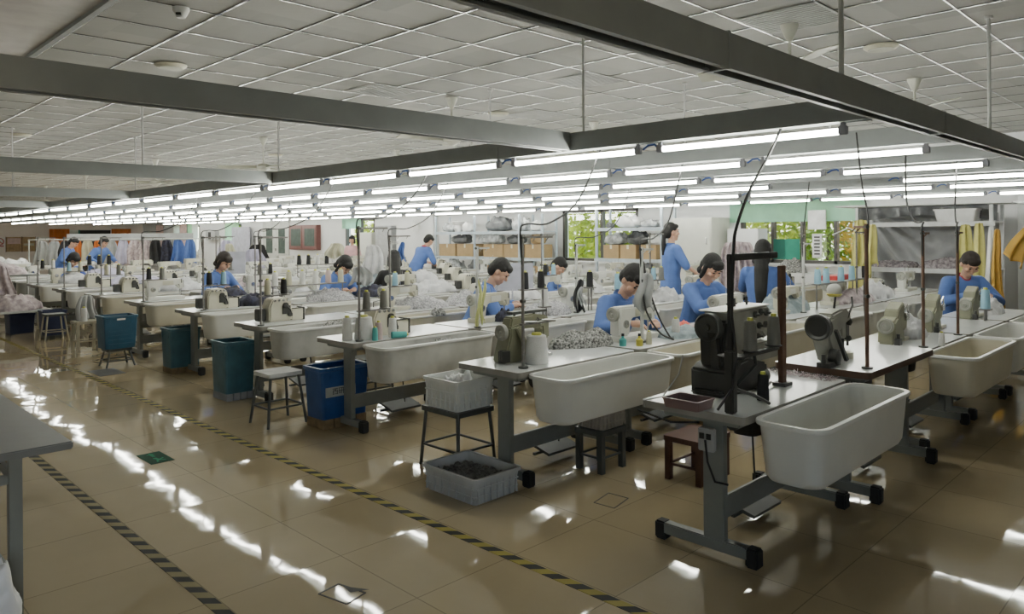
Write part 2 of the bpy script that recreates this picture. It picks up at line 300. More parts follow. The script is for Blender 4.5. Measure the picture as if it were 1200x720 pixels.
# outside
og = MB().bb(-60, 60, -40, 90, -.3, -.11); struct(og, 'ground', ['concrete'])
def leafmat(name, a, b):
    m = mat(name, a, .6, col2=b, ns=1.2); nt = m.node_tree; bs = nt.nodes['Principled BSDF']; out = nt.nodes['Material Output']
    tr = nt.nodes.new('ShaderNodeBsdfTranslucent'); mx = nt.nodes.new('ShaderNodeMixShader'); mx.inputs[0].default_value = .5
    tr.inputs[0].default_value = (*[min(1, c * 1.3) for c in a], 1)
    nt.links.new(bs.outputs[0], mx.inputs[1]); nt.links.new(tr.outputs[0], mx.inputs[2]); nt.links.new(mx.outputs[0], out.inputs[0]); return m
LF = [leafmat('yellow green leaves', (.40, .46, .03), (.12, .22, .015)), leafmat('golden leaves', (.62, .40, .05), (.34, .24, .03)), leafmat('green leaves', (.26, .38, .035), (.07, .16, .015))]
def tree(x, y, h, w, lm, label):
    t = thing('tree', label, 'tree', (x, y, -.02), 0, 'trees outside the windows')
    tr = MB(); tr.cyl((0, 0, 0), (.1, .1, h * .8), .09, .03)
    for k in range(7):
        a = random.random() * 6.28; z = h * (.15 + .09 * k); tr.tube([(0.02 * k, .02 * k, z), (math.cos(a) * w * .3, math.sin(a) * w * .3, z + .5), (math.cos(a) * w * .55, math.sin(a) * w * .55, z + 1.0)], .018, 5)
    tr.build('trunk', ['trunkwood'], t)
    lv = MB()
    for k in range(4200):
        a = random.random() * 6.28; rr_ = math.sqrt(random.random()) * w; z = .15 + random.random() * h
        p = Vector((math.cos(a) * rr_ * .6, math.sin(a) * rr_, z)); u = Vector((random.uniform(-1, 1), random.uniform(-1, 1), random.uniform(-1, 1))).normalized() * .095; v = u.orthogonal().normalized() * .05
        lv._add([p - u, p + v, p + u, p - v], [(0, 1, 2, 3)])
    lv.build('foliage', [lm], t, smooth=False)
TP = [(17.6, 8.6, 0, 'yellow-green leafy tree outside the big right window, left panes'), (17.9, 7.2, 2, 'greener tree behind the dark green sheet of the right window'), (17.6, 5.7, 1, 'golden-leaved tree outside the rightmost pane of the right window'), 
      (17.6, 13.8, 0, 'pale yellow-green tree outside the middle window, left pane'), (17.9, 12.2, 2, 'green tree seen through the shelf in the middle window'), (18.6, 15.4, 0, 'yellow-green tree left of the middle window'), (18.0, 26.2, 0, 'bright tree outside the small back window'), (18.4, 39.4, 2, 'green tree outside the farthest curtained windows')]
for x, y, k, l in TP: tree(x, y, 4.2, 1.25, LF[k], l)

# green sheets / curtains on the windows
def sheet(name, y0, y1, z0, z1, x, m, label, cat, fold=.02, n=24, group=None):
    o = MB().grid(lambda u, v: (x + fold * math.sin(u * n) * (1 if v < .9 else .6), y0 + (y1 - y0) * u, z1 + (z0 - z1) * v), 40, 6).build(name, [m]); return tag(o, label, cat, group)
def translucent(name, c):
    m = mat(name, c, .5); nt = m.node_tree; tr = nt.nodes.new('ShaderNodeBsdfTranslucent'); tr.inputs[0].default_value = (*c, 1); mx = nt.nodes.new('ShaderNodeMixShader'); mx.inputs[0].default_value = .5
    nt.links.new(nt.nodes['Principled BSDF'].outputs[0], mx.inputs[1]); nt.links.new(tr.outputs[0], mx.inputs[2]); nt.links.new(mx.outputs[0], nt.nodes['Material Output'].inputs[0]); return m
M['screen'] = translucent('pale green sheet', (.36, .68, .50)); M['gsheet'] = translucent('dark green sheet', (.015, .13, .10)); M['curtain'] = translucent('white curtain', (.8, .82, .78)); M['curtaing'] = translucent('green curtain', (.45, .75, .50))
sheet('window_blind', 5.5, 8.45, 1.89, 2.42, XW - .06, M['screen'], 'pale green translucent sheet across the top of the right window', 'blind', .008, 14)
sheet('green_sheet', 6.83, 7.42, 1.08, 1.52, XW - .05, M['gsheet'], 'dark green translucent sheet in a pane of the right window', 'sheet', .006, 9)
sheet('window_blind', 23.3, 24.6, 1.9, 2.28, XW - .06, M['screen'], 'pale green blind at the top of the small back window', 'blind', .01, 14)
for y0, y1, m, l in [(33.3, 34.7, 'curtaing', 'pale green curtain in the window beside the lavender board'), (37.95, 38.6, 'curtain', 'white curtain half of the far window, nearer the camera'), (38.65, 39.2, 'curtaing', 'greenish curtain half of the far window'), (39.4, 40.2, 'pinkcurtain', 'pinkish curtain on the wall beside the farthest window'), (40.3, 41.1, 'curtain', 'white curtain at the farthest window'), (42.6, 43.6, 'pinkcurtain', 'pinkish curtain nearest the far corner')]:
    sheet('curtain', y0, y1, .7, 2.28, XW - .09, M[m], l, 'curtain', .03, 30, 'curtains along the right wall')
tag(MB().bb(15.36, 15.4, 6.25, 6.62, 1.72, 2.12).build('paper_sheet', ['board'], bevel=.004), 'white sheet hung over the pale green blind', 'paper sheet')
o = MB(); o.box((15.41, 6.45, 1.38), (.01, .2, .5))
o = o.build('hanging_chart', ['board']); tag(o, 'white paper size chart hanging in the right window', 'chart')
k = MB()
for i in range(6): k.box((15.403, 6.45, 1.56 - i * .07), (.004, .12, .03))
k.build('chart_print', ['signtext'], o)

# ------------------------------------------------------------------ trunking, lights, rods
LX = [4.45, 6.0, 7.7, 9.5, 11.4, 14.2]
def channel(length, axis, label, loc, seams):
    t = thing('hanging_cable_trunking', label, 'trunking', loc, 0, 'grey suspended cable trunking')
    P = [(-.055, .14), (-.055, 0), (-.03, 0), (-.03, .012), (-.045, .012), (-.045, .125), (.045, .125), (.045, .012), (.03, .012), (.03, 0), (.055, 0), (.055, .14)]
    b = MB()
    rs = [[(p[0], s, p[1]) if axis == 'y' else (s, p[0], p[1]) for p in P] for s in (0, length)]
    b.rings(rs); b.build('channel', ['trunk'], t, smooth=False)
    for q in seams: MB().box((0, q, .072) if axis == 'y' else (q, 0, .072), (.118, .02, .15) if axis == 'y' else (.02, .118, .15)).build('joint_cover', ['trunk'], t, bevel=.003)
    return t
for i, X in enumerate(LX):
    channel(43.2, 'y', f'long grey trunking above the {ORD[i+1]} row of tube lights from the aisle', (X, 1.56, 2.33), [3, 7, 11, 15])
BY = [(1.5, .3, 'nearest grey cross trunking, running over the near end of the light rows'), (3.8, .2, 'second grey cross trunking, spanning from upper left to the light row'), (8.6, .2, 'third grey cross trunking from the near side'), (13.7, .2, 'fourth grey cross trunking from the near side'), (18.9, .2, 'farthest visible grey cross trunking, at the left')]
for Y, x0, l in BY: channel(15.2 - x0 if Y < 2 else 4.39 - x0, 'x', l, (x0, Y, 2.335), [2.35, 5.2] if Y < 2 else [])
for x, y, l in [(3.9, 1.5, 'rod holding the nearest cross trunking, thick at the top of the photo'), (6.9, 1.5, 'second rod of the nearest cross trunking'), (4.62, 3.8, 'rod at the junction of the second cross trunking'), (4.5, 8.6, 'rod at the junction of the third cross trunking'), (4.5, 13.7, 'rod at the junction of the fourth cross trunking'), (2.9, 8.6, 'rod on the third cross trunking left of its junction'), (7.4, 4.6, 'rod over the third light row'), (7.7, 8.6, 'rod over the third light row by the third cross trunking'), (6.05, 6.4, 'rod over the second light row'), (2.7, 13.7, 'rod on the fourth cross trunking left of its junction'), (9.5, 3.8, 'rod over the fourth light row')]:
    t = thing('support_rod', l, 'rod', (x, y, 2.47), 0, 'ceiling support rods'); MB().cyl((0, 0, 0), (0, 0, HT - 2.47 - .02), .013 if y < 2 else .009).build('rod', ['rod'], t); MB().cyl((0, 0, HT - 2.49), (0, 0, HT - 2.471), .03).build('ceiling_plate', ['rod'], t)
pt = proto('ceiling_tube_light', 'light')
MB().cyl((0, .05, -.05), (0, 1.26, -.05), .020, n=10).build('tube', ['tube'], pt)
for s in (.025, 1.285):
    e = MB().box((0, s, -.045), (.036, .05, .05)).box((0, s, -.012), (.024, .03, .03)).build('end_holder', ['cap'], pt, bevel=.004)
MB().tube([(0, 1.30, -.04), (.01, 1.34, -.01), (-.01, 1.38, -.015), (0, 1.43, -.04)], .008).build('wire', ['wire'], pt)
ptm = merged(pt, 'ceiling_tube_light')
for i, X in enumerate(LX):
    for k in range((16, 22, 26, 27, 27, 26)[i]):
        y = 1.68 + 1.45 * k
        if y + 1.4 < .185 * X: continue
        if i == 3 and k == 1: continue
        far = (X + y) / 1.414 > 11
        dup(ptm if far else pt, (X, y, 2.33), 0, f'lit fluorescent tube, {ORD[k+1]} from the near end of the {ORD[i+1]} light row from the aisle', 'lit fluorescent tubes')

# ceiling things
def make_fan(L_):
    pf = proto('ceiling_fan', 'fan')
    MB().lathe((0, 0, 0), (0, 0, -1), [(0, .075), (.02, .072), (.12, .03), (.14, .014)]).build('canopy', ['fan'], pf)
    MB().cyl((0, 0, -.13), (0, 0, -L_), .012).build('down_rod', ['fan'], pf)
    MB().lathe((0, 0, -L_ + .01), (0, 0, -1), [(0, .03), (.02, .09), (.05, .115), (.10, .11), (.13, .06), (.15, .03)]).build('motor', ['fan'], pf)
    for k in range(3):
        a = 2 * PI * k / 3; m = Matrix.Rotation(a, 3, 'Z')
        rs = []
        for rad, wd in [(.12, .03), (.2, .05), (.28, .085), (.5, .10), (.72, .105), (.74, .09)]:
            rs.append([m @ Vector((rad, sgn * wd * (1 if sgn > 0 else .8), -L_ - .05 + (.018 * sgn) + dz - .015 * rad)) for sgn, dz in ((-1, .004), (1, .004), (1, -.004), (-1, -.004))])
        MB().rings(rs).build('blade', ['fanblade'], pf)
    return pf
FS, FL_ = make_fan(.30), make_fan(.46)
for x, y, a, l in [(5.94, 2.7, 3.95, 'ceiling fan behind the nearest cross trunking at upper right'), (6.05, 7.1, .9, 'ceiling fan just above the second cross trunking'), (6.1, 12.2, .5, 'ceiling fan with open blades above the third cross trunking'), (9.1, 2.7, 3.9, 'ceiling fan farthest right, small blades over the nearest trunking'), (9.0, 7.2, .2, 'ceiling fan behind the light rows in the middle'), (6.1, 17.3, .7, 'ceiling fan above the fourth cross trunking'), (6.1, 22.4, .1, 'ceiling fan above the fifth cross trunking'), (9.0, 12.3, .4, 'ceiling fan beyond the third fan, over the middle light rows'), (6.6, 28.8, .4, 'farthest ceiling fan at the left')]:
    dup(FS if y < 3 else FL_, (x, y, HT - .008), a, l, 'ceiling fans')
pv = proto('ceiling_speaker', 'ceiling speaker')
MB().lathe((0, 0, 0), (0, 0, -1), [(0, .15), (.012, .15), (.03, .125), (.034, .12)], 24).build('ring', ['ivory'], pv)
MB().lathe((0, 0, -.03), (0, 0, -1), [(0, .118), (.008, .11), (.012, .01)], 24).build('grille', ['fanblade'], pv)
for x, y, l in [(2.83, 7.59, 'round ceiling disc above the second trunking at upper left'), (7.25, 2.43, 'round ceiling disc at the upper right by the fan'), (7.3, 7.55, 'round ceiling disc above the light junction in the middle'), (2.97, 14.42, 'round ceiling disc at the far left under the second trunking'), (7.6, 14.66, 'round ceiling disc above the open fan')]: dup(pv, (x, y, HT - .008), 0, l, 'round ceiling discs')
sm = thing('smoke_detector', 'small white dome detector at the top left of the ceiling', 'detector', (2.18, 5.64, HT - .008))
MB().lathe((0, 0, 0), (0, 0, -1), [(0, .06), (.02, .06), (.05, .045), (.075, .03)], 20).build('dome', ['signwhite'], sm); MB().box((-.03, -.03, -.055), (.02, .035, .016), .78).build('slot', ['dark'], sm)
pl = proto('ceiling_vent', 'vent')
b = MB()
for k in range(13): b.box((-.3 + k * .05, 0, -.002), (.02, .62, .006))
b.build('slats', ['cablew'], pl); MB().bb(-.33, .33, -.33, .33, -.001, .0).build('backing', ['rod'], pl)
for x, y, l in [(5.15, 7.31, 'striped ceiling vent panel in the middle left'), (5.81, 2.62, 'striped ceiling vent beside the nearest fan'), (6.48, 5.3, 'striped ceiling vent in the middle over the second light row'), (7.83, 7.31, 'striped ceiling vent above the middle cross trunking')]: dup(pl, (x, y, HT - .008), 0, l, 'striped ceiling vents')

# ------------------------------------------------------------------ floor markings
def tape_mat(yc):
    m = bpy.data.materials.new('hazard tape'); m.use_nodes = True; nt = m.node_tree; b = nt.nodes['Principled BSDF']; N = nt.nodes.new; L = nt.links.new
    tc = N('ShaderNodeTexCoord'); sx = N('ShaderNodeSeparateXYZ'); L(tc.outputs['Object'], sx.inputs[0])
    ad = N('ShaderNodeMath'); ad.operation = 'ADD'; L(sx.outputs[0], ad.inputs[0]); L(sx.outputs[1], ad.inputs[1])
    mu = N('ShaderNodeMath'); mu.operation = 'MULTIPLY'; mu.inputs[1].default_value = 6.5; L(ad.outputs[0], mu.inputs[0])
    fr = N('ShaderNodeMath'); fr.operation = 'FRACT'; L(mu.outputs[0], fr.inputs[0]); gt = N('ShaderNodeMath'); gt.operation = 'GREATER_THAN'; gt.inputs[1].default_value = .5; L(fr.outputs[0], gt.inputs[0])
    n = N('ShaderNodeTexNoise'); n.inputs['Scale'].default_value = 7; L(tc.outputs['Object'], n.inputs['Vector'])
    mx = N('ShaderNodeMixRGB'); L(gt.outputs[0], mx.inputs[0]); mx.inputs[1].default_value = (*yc, 1); mx.inputs[2].default_value = (.022, .022, .02, 1)
    m2 = N('ShaderNodeMixRGB'); m2.blend_type = 'MULTIPLY'; m2.inputs[0].default_value = .35; L(mx.outputs[0], m2.inputs[1]); L(n.outputs['Fac'], m2.inputs[2]); L(m2.outputs[0], b.inputs['Base Color']); b.inputs['Roughness'].default_value = .6; b.inputs['Specular IOR Level'].default_value = .15; return m
TM = tape_mat((.34, .28, .05)); TM2 = tape_mat((.26, .215, .10))
tag(MB().bb(2.71, 2.77, .8, 30, 0, .002).build('floor_tape', [TM], smooth=False), 'long black and yellow striped floor tape beside the tables', 'floor tape')
tag(MB().bb(1.41, 1.47, 2.0, 9.5, 0, .002).build('floor_tape', [TM2], smooth=False), 'short black and yellow striped floor tape by the grey foreground table', 'floor tape')
t = thing('exit_floor_sign', 'dark green exit sign with arrow stuck on the floor tiles', 'floor sign', (2.085, 5.96, 0), 0)
MB().bb(-.085, .085, -.16, .16, 0, .002).build('plate', ['signgreen'], t)
q = MB(); q.ell((-.01, -.02, .0025), (.016, .016, .001)); q.box((0, -.06, .0025), (.022, .06, .001), .3); q.box((.02, -.09, .0025), (.014, .05, .001), .8); q.box((-.018, -.1, .0025), (.014, .06, .001), -.3); q.box((.028, -.05, .0025), (.012, .04, .001), -.9)
q.build('running_figure', ['signlight'], t)
q = MB(); q.box((0, .06, .0025), (.025, .07, .001)); q._add([(-.035, .095, .0025), (.035, .095, .0025), (0, .135, .0025)], [(0, 1, 2)]); q.build('arrow', ['signlight'], t)
tag(MB().bb(2.83, 3.13, 9.9, 10.4, 0, .003).build('floor_mat', ['floorpatch']), 'small dark mat on the floor at the tape bend', 'mat')
def outline(name, pts, lab, cat, w=.012):
    b = MB()
    for i in range(len(pts)):
        p = Vector(pts[i]).to_3d(); q = Vector(pts[(i + 1) % len(pts)]).to_3d(); dd = q - p
        b.box((*((p + q) / 2).xy, .001), (dd.length, w, .002), math.atan2(dd.y, dd.x))
    return tag(b.build(name, ['line'], smooth=False), lab, cat)
outline('floor_hatch', [(3.66, 2.95), (3.86, 2.99), (3.87, 2.84), (3.67, 2.80)], 'small rectangular outline mark on the floor between the rows', 'floor mark', .006)
o = outline('floor_sticker', [(1.83, 3.14), (1.95, 3.16), (1.99, 2.99), (1.87, 2.96)], 'worn arrow sticker outline on the foreground floor', 'floor mark', .008)
q = MB(); q._add([(1.95, 3.12, .003), (2.02, 3.0, .003), (1.94, 3.04, .003)], [(0, 1, 2)]); q.build('arrow_head', ['line'], o)

# ------------------------------------------------------------------ sewing tables, tubs
TZ = .77; TL, TD = 1.31, .62
def make_table(topm='top', edgem='edge', name='sewing_table'):
    t = proto(name, 'table')                       # origin: front-left corner on the floor, front faces -y
    b = MB(); b.rings([rr(TL, TD, .03, TZ - .04, TL / 2, TD / 2), rr(TL, TD, .03, TZ, TL / 2, TD / 2)]); b.mi = [1 if i < len(b.mi) - 1 else 0 for i in range(len(b.mi))]
    b.build('tabletop', [topm, edgem], t, ang=30)
    for s in (.09, TL - .09):
        p = MB(); p.bb(s - .022, s + .022, .155, .275, .06, TZ - .04); p.build('post', ['steel'], t, bevel=.004)
        MB().bb(s - .05, s + .05, .05, .5, TZ - .07, TZ - .041).build('top_bracket', ['steel'], t, bevel=.006); p = MB(); p.bb(s - .03, s + .03, .0, .54, .035, .095); f = p.build('foot_bar', ['steel'], t, bevel=.006)
        for q in (.0, .54): MB().box((s, q, .05), (.07, .07, .1)).build('rubber_cap', ['rubber'], f, bevel=.01)
    b = MB(); b.bb(.11, TL - .11, .20, .225, .17, .29); b.build('crossbar', ['steel'], t, bevel=.004)
    b = MB(); b.rings([rr(.2, .15, .05, .50, .72, .34), rr(.22, .17, .06, .60, .72, .34), rr(.2, .15, .05, .70, .72, .34)]); b.cyl((.58, .34, .6), (.5, .34, .6), .05); b.build('motor', ['motor'], t)
    b = MB(); b.box((.72, .34, .09), (.34, .22, .02), 0, .25); b.bb(.5, .94, .33, .35, .05, .07); b.tube([(.78, .34, .1), (.76, .34, .3), (.74, .34, .52)], .006); b.build('treadle', ['steeldark'], t)
    return t
P_TAB = make_table(); P_TABB = make_table('top', 'brownedge')
P_TABm = merged(P_TAB, 'sewing_table')
def make_tub(mt='tub'):
    t = proto('hanging_tub', 'tub'); W, D, H = 1.30, .37, .30      # origin: rim centre
    b = MB(); R1 = [rr(W - .10, D - .10, .08, -H), rr(W - .07, D - .07, .085, -H + .03), rr(W - .035, D - .035, .08, -.03), rr(W - .03, D - .03, .08, -.004), rr(W - .05, D - .05, .075, -.004), rr(W - .055, D - .055, .075, -.04), rr(W - .09, D - .09, .07, -H + .035), rr(W - .12, D - .12, .06, -H + .015)]
    b.rings(R1); b.build('tub', [mt], t, ang=60)
    b = MB(); b.rings([rr(W - .034, D - .034, .085, -.022), rr(W, D, .095, -.022), rr(W + .006, D + .006, .095, -.012), rr(W, D, .095, 0), rr(W - .05, D - .05, .08, 0), rr(W - .052, D - .052, .08, -.02)], False, False); b.build('rim', ['rim'], t, ang=60)
    b = MB()
    for s in (-.35, .35): b.box((s, D / 2 + .02, -.045), (.03, .08, .012))
    b.build('bracket', ['steeldark'], t)
    return t
P_TUB = make_tub(); P_TUBD = make_tub('tubdusty'); P_TUBY = make_tub('tubyellow')
P_TUBm = [merged(p, 'hanging_tub') for p in (P_TUB, P_TUBD, P_TUBY)]

# ------------------------------------------------------------------ sewing machines (bed centre at origin, head towards +x, back faces -y)
def base_bits(t, head=(.215, 0), z0=.045, z1=.15):
    MB().cyl((head[0] - .01, 0, z0), (head[0] - .01, 0, z1), .006).cyl((head[0] + .012, .012, z0 + .01), (head[0] + .012, .012, z1), .005).box((head[0], 0, z0 + .008), (.03, .035, .01)).build('needle_bar', ['chrome'], t)
def wheel(t, x, z, r, m='wheel', w=.035): return MB().lathe((x, 0, z), (-1, 0, 0), [(0, r * .35), (.004, r), (w * .5, r * 1.03), (w, r * .95), (w + .003, r * .6), (w * .75, r * .5), (w * .8, r * .2), (w + .012, r * .14)], 24).build('handwheel', [m], t)
def lockstitch(m):
    t = proto('sewing_machine', 'sewing machine')
    MB().bb(-.26, .26, -.09, .09, 0, .045).build('bed', [m], t, bevel=.008)
    MB().prism([(-.26, .045), (-.26, .27), (-.24, .295), (.20, .295), (.245, .27), (.245, .15), (.175, .15), (.17, .2), (.13, .205), (-.06, .195), (-.10, .17), (-.12, .045)], .115).build('arm', [m], t, bevel=.016)
    MB().bb(-.05, .10, -.061, -.057, .21, .27).build('back_panel', ['cream' if m == 'white' else 'white'], t, bevel=.002)
    wheel(t, -.262, .235, .062)
    base_bits(t)
    MB().box((.247, 0, .215), (.006, .09, .11)).build('face_plate', ['chrome'], t, bevel=.002)
    MB().lathe((.15, .058, .23), (0, 1, 0), [(0, .02), (.006, .02), (.008, .008), (.03, .008)]).build('tension_dial', ['chrome'], t)
    MB().lathe((-.18, -.058, .15), (0, -1, 0), [(0, .035), (.01, .035), (.012, .012)]).build('stitch_dial', ['chrome'], t)
    b = MB(); b.tube([(.10, 0, .295), (.10, 0, .36), (.12, 0, .38)], .004); b.tube([(.02, .02, .295), (.02, .02, .35)], .004); b.box((.21, -.065, .26), (.01, .014, .06)); b.build('thread_guide', ['chrome'], t)
    return t
def overlock(m):
    t = proto('overlock_machine', 'sewing machine')
    MB().prism([(-.16, 0), (-.155, .16), (-.12, .245), (.04, .255), (.09, .22), (.10, .12), (.10, 0)], .2).build('body', [m], t, bevel=.014)
    MB().bb(.10, .24, -.09, .06, .0, .125).build('cloth_plate', [m], t, bevel=.008)
    MB().bb(.235, .25, -.095, .065, .0, .135).bb(.10, .25, -.095, -.088, .125, .135).build('plate_edge', ['black'], t)
    b = MB(); b.box((.03, -.105, .12), (.09, .02, .09)); b.cyl((.02, -.1, .17), (.02, -.125, .17), .03); b.cyl((.07, -.1, .07), (.07, -.125, .07), .025); b.tube([(.02, -.12, .17), (.07, -.125, .12), (.09, -.12, .05)], .007); b.build('looper_gear', ['black'], t)
    b = MB(); b.box((.06, 0, .225), (.1, .05, .04), 0, 0, .5); b.cyl((.1, 0, .13), (.1, 0, .22), .006); b.build('presser_head', ['chrome'], t)
    for k in range(4): MB().lathe((-.1 + .05 * k, -.1, .225), (0, -1, 0), [(0, .014), (.01, .014), (.012, .006), (.025, .006)]).build('tension_knob', ['chrome'], t)
    MB().box((-.215, 0, .075), (.09, .1, .13)).build('belt_guard', ['black'], t, bevel=.008)
    b = MB(); b.tube([(-.06, .05, .25), (-.06, .05, .30), (.02, .05, .31), (.03, .05, .25)], .005); b.build('carry_handle', ['black'], t)
    return t
def flatbar(m, wm='wheel'):                       # heavy machine with belt guard, long arm and hanging head
    t = proto('sewing_machine', 'sewing machine')
    MB().prism([(-.21, 0), (-.2, .05), (-.15, .2), (-.15, .25), (-.05, .27), (.0, .1), (.05, .0)], .14).build('column', [m], t, bevel=.012)
    MB().prism([(-.15, .22), (-.12, .32), (.1, .33), (.24, .31), (.27, .28), (.27, .14), (.2, .13), (.19, .22), (.0, .23), (-.05, .2)], .1).build('arm', [m], t, bevel=.012)
    MB().prism([(-.12, .24), (-.08, .25), (.06, .02), (.0, .0)], .03, 'xz', -.085).build('belt_guard', [m], t, bevel=.006)
    wheel(t, -.16, .215, .058, wm)
    MB().bb(-.08, .3, -.05, .05, 0, .025).build('bed', ['chrome'], t, bevel=.004)
    base_bits(t, (.235, 0), .025, .16)
    MB().bb(-.1, .26, -.03, .03, .335, .355).cyl((-.05, 0, .32), (-.05, 0, .34), .01).cyl((.15, 0, .32), (.15, 0, .34), .01).build('top_lever', ['steeldark'], t)
    b = MB(); b.tube([(.1, -.055, .26), (.13, -.06, .3), (.17, -.06, .26), (.2, -.06, .29)], .006); b.lathe((.15, -.05, .27), (0, -1, 0), [(0, .02), (.02, .02), (.025, .006)]); b.build('linkage', ['chrome'], t)
    b = MB(); b.box((-.21, -.06, .05), (.07, .05, .08)); b.cyl((-.24, -.06, .03), (-.24, -.06, .1), .012); b.build('winder', ['black'], t); MB().box((.02, -.1, .05), (.06, .04, .1)).build('knee_lifter', ['black'], t)
    return t
def flaptop(m):                                    # olive machine with big front wheel and tilted cover
    t = proto('sewing_machine', 'sewing machine')
    MB().prism([(-.21, 0), (-.20, .08), (-.18, .18), (-.1, .22), (-.02, .2), (.06, .08), (.08, 0)], .13).build('column', [m], t, bevel=.014)
    MB().prism([(-.08, .19), (-.05, .27), (.08, .33), (.10, .32), (.11, .25), (.0, .18)], .11).build('tilted_cover', [m], t, bevel=.008)
    MB().prism([(-.01, .12), (.0, .19), (.11, .245), (.2, .24), (.23, .19), (.2, .10), (.13, .08), (.08, .10)], .09).build('arm', [m], t, bevel=.01)
    MB().lathe((-.195, .0, .15), (-1, 0, 0), [(-.01, .02), (.003, .062), (.024, .064), (.03, .05), (.02, .042), (.024, .02), (.034, .016)], 24).build('handwheel', ['wheel'], t)
    b = MB(); b.box((.17, -.05, .2), (.08, .03, .06)); b.cyl((.2, 0, .02), (.2, 0, .12), .008); b.tube([(.1, -.05, .24), (.16, -.06, .30), (.22, -.05, .22)], .007); b.lathe((.14, -.045, .21), (0, -1, 0), [(0, .018), (.02, .018), (.024, .006)]); b.build('needle_head', ['chrome'], t)
    MB().bb(.1, .28, -.06, .06, 0, .03).build('bed', ['cream'], t, bevel=.004)
    b = MB(); b.box((-.2, -.09, .03), (.06, .04, .05)); b.cyl((-.19, -.09, .05), (-.19, -.09, .09), .012); b.build('winder', ['black'], t)
    return t
def postarm(m):                                    # dark pulley at left, slanted column, arm with exposed needle works
    t = proto('sewing_machine', 'sewing machine')
    MB().prism([(-.10, 0), (-.2, .17), (-.19, .30), (-.06, .32), (.02, .18), (.07, 0)], .12).build('column', [m], t, bevel=.016)
    MB().prism([(-.14, .22), (-.12, .33), (.06, .35), (.2, .33), (.22, .26), (.1, .24), (.02, .2)], .11).build('arm', [m], t, bevel=.014)
    MB().prism([(.05, .16), (.05, .26), (.13, .26), (.13, .14)], .1).build('gear_cover', [m], t, bevel=.008)
    MB().lathe((-.2, 0, .25), (-1, 0, 0), [(0, .04), (.005, .085), (.05, .085), (.055, .075), (.04, .06), (.045, .02)], 26).build('handwheel', ['black'], t)
    MB().prism([(-.13, .22), (-.11, .23), (.09, .01), (.06, .0)], .02, 'xz', -.07).build('belt', ['black'], t)
    b = MB(); b.box((.2, 0, .2), (.06, .07, .14)); b.cyl((.2, 0, .06), (.2, 0, .2), .01); b.cyl((.24, -.02, .08), (.24, -.02, .28), .008); b.tube([(.15, -.05, .28), (.22, -.06, .36), (.24, -.05, .42)], .007); b.lathe((.2, -.035, .25), (0, -1, 0), [(0, .025), (.02, .025), (.03, .006)]); b.lathe((.17, -.04, .14), (0, -1, 0), [(0, .02), (.02, .02), (.03, .006)]); b.build('needle_head', ['black'], t)
    b = MB(); b.lathe((-.18, -.06, .06), (0, -1, 0), [(0, .055), (.05, .05), (.06, .02)]); b.box((-.22, -.06, .02), (.2, .08, .03)); b.cyl((-.31, -.06, .02), (-.31, -.06, .09), .014); b.build('winder', ['black'], t)
    MB().lathe((.2, 0, 0), (0, 0, 1), [(0, .07), (.04, .07), (.05, .05)], 20).build('post_bed', ['cream'], t)
    return t
P_LW = lockstitch('white'); P_LC = lockstitch('cream'); P_OV = overlock('cream'); P_BAR = flatbar('olive'); P_FLAP = flaptop('olive'); P_POST = postarm('greyenamel')
FARM = {id(p): merged(p, p.name.split('.')[0]) for p in (P_LW, P_LC, P_OV, P_FLAP)}

# the big dark machine on the nearest table
t = thing('sewing_machine', 'large dark grey heavy-duty sewing machine on the nearest table', 'sewing machine', (4.02, 2.2, TZ))
MB().prism([(-.25, 0), (-.25, .14), (-.2, .17), (.0, .19), (.22, .14), (.24, 0)], .24).bb(-.29, .3, -.1, .1, 0, .03).build('base', ['black'], t, bevel=.012)
MB().prism([(-.21, .14), (-.22, .30), (-.19, .42), (-.1, .42), (-.1, .14)], .16).build('rear_casting', ['black'], t, bevel=.014)
MB().bb(-.16, .10, -.085, .085, .17, .475).build('column', ['greyenamel'], t, bevel=.014)
MB().prism([(.09, .30), (.09, .475), (.33, .475), (.36, .45), (.36, .29), (.29, .27), (.25, .31), (.16, .31)], .15).build('arm', ['greyenamel'], t, bevel=.014)
MB().prism([(-.2, .478), (-.22, .472), (-.2, .465), (.33, .474), (.33, .481)], .17).build('top_plate', ['white'], t, bevel=.002)
MB().lathe((-.22, 0, .385), (-1, 0, 0), [(0, .04), (.004, .08), (.05, .08), (.056, .072), (.044, .062), (.044, .02), (.06, .016)], 28).build('handwheel', ['steeldark'], t)
MB().prism([(-.27, .36), (-.24, .36), (-.17, .02), (-.21, .02)], .05, 'xz', -.03).build('belt', ['black'], t)
MB().bb(.08, .43, -.1, .07, .15, .262).build('cylinder_bed', ['greyenamel'], t, bevel=.01)
b = MB(); b.bb(.09, .425, -.095, .065, .2625, .266); b.build('needle_plate', ['white'], t)
b = MB(); b.cyl((.27, 0, .267), (.27, 0, .34), .008).box((.27, 0, .275), (.06, .03, .012)).tube([(.23, -.04, .275), (.28, -.06, .285), (.33, -.02, .275)], .006); b.build('needle_bar', ['black'], t)
for dx, dz in ((.15, .43), (.22, .44), (.29, .43), (.2, .36), (.28, .36)): MB().lathe((dx, -.075, dz), (0, -1, 0), [(0, .02), (.012, .02), (.015, .008), (.035, .008)]).build('tension_disc', ['steeldark'], t)
b = MB(); b.tube([(-.2, -.1, .1), (-.1, -.15, .24), (-.02, -.11, .38)], .012); b.tube([(-.15, -.12, .06), (0, -.16, .16), (.02, -.12, .3)], .01); b.build('hoses', ['black'], t)
for xx in (-.02, .05, .2): MB().cyl((xx, 0, .48), (xx, 0, .53), .007).cyl((xx, 0, .495), (xx, 0, .502), .016).build('thread_pin', ['black'], t)
b = MB(); b.lathe((.1, -.09, .06), (1, 0, 0), [(0, .03), (.06, .05), (.12, .05), (.15, .03)]); b.build('oil_pump', ['steeldark'], t)

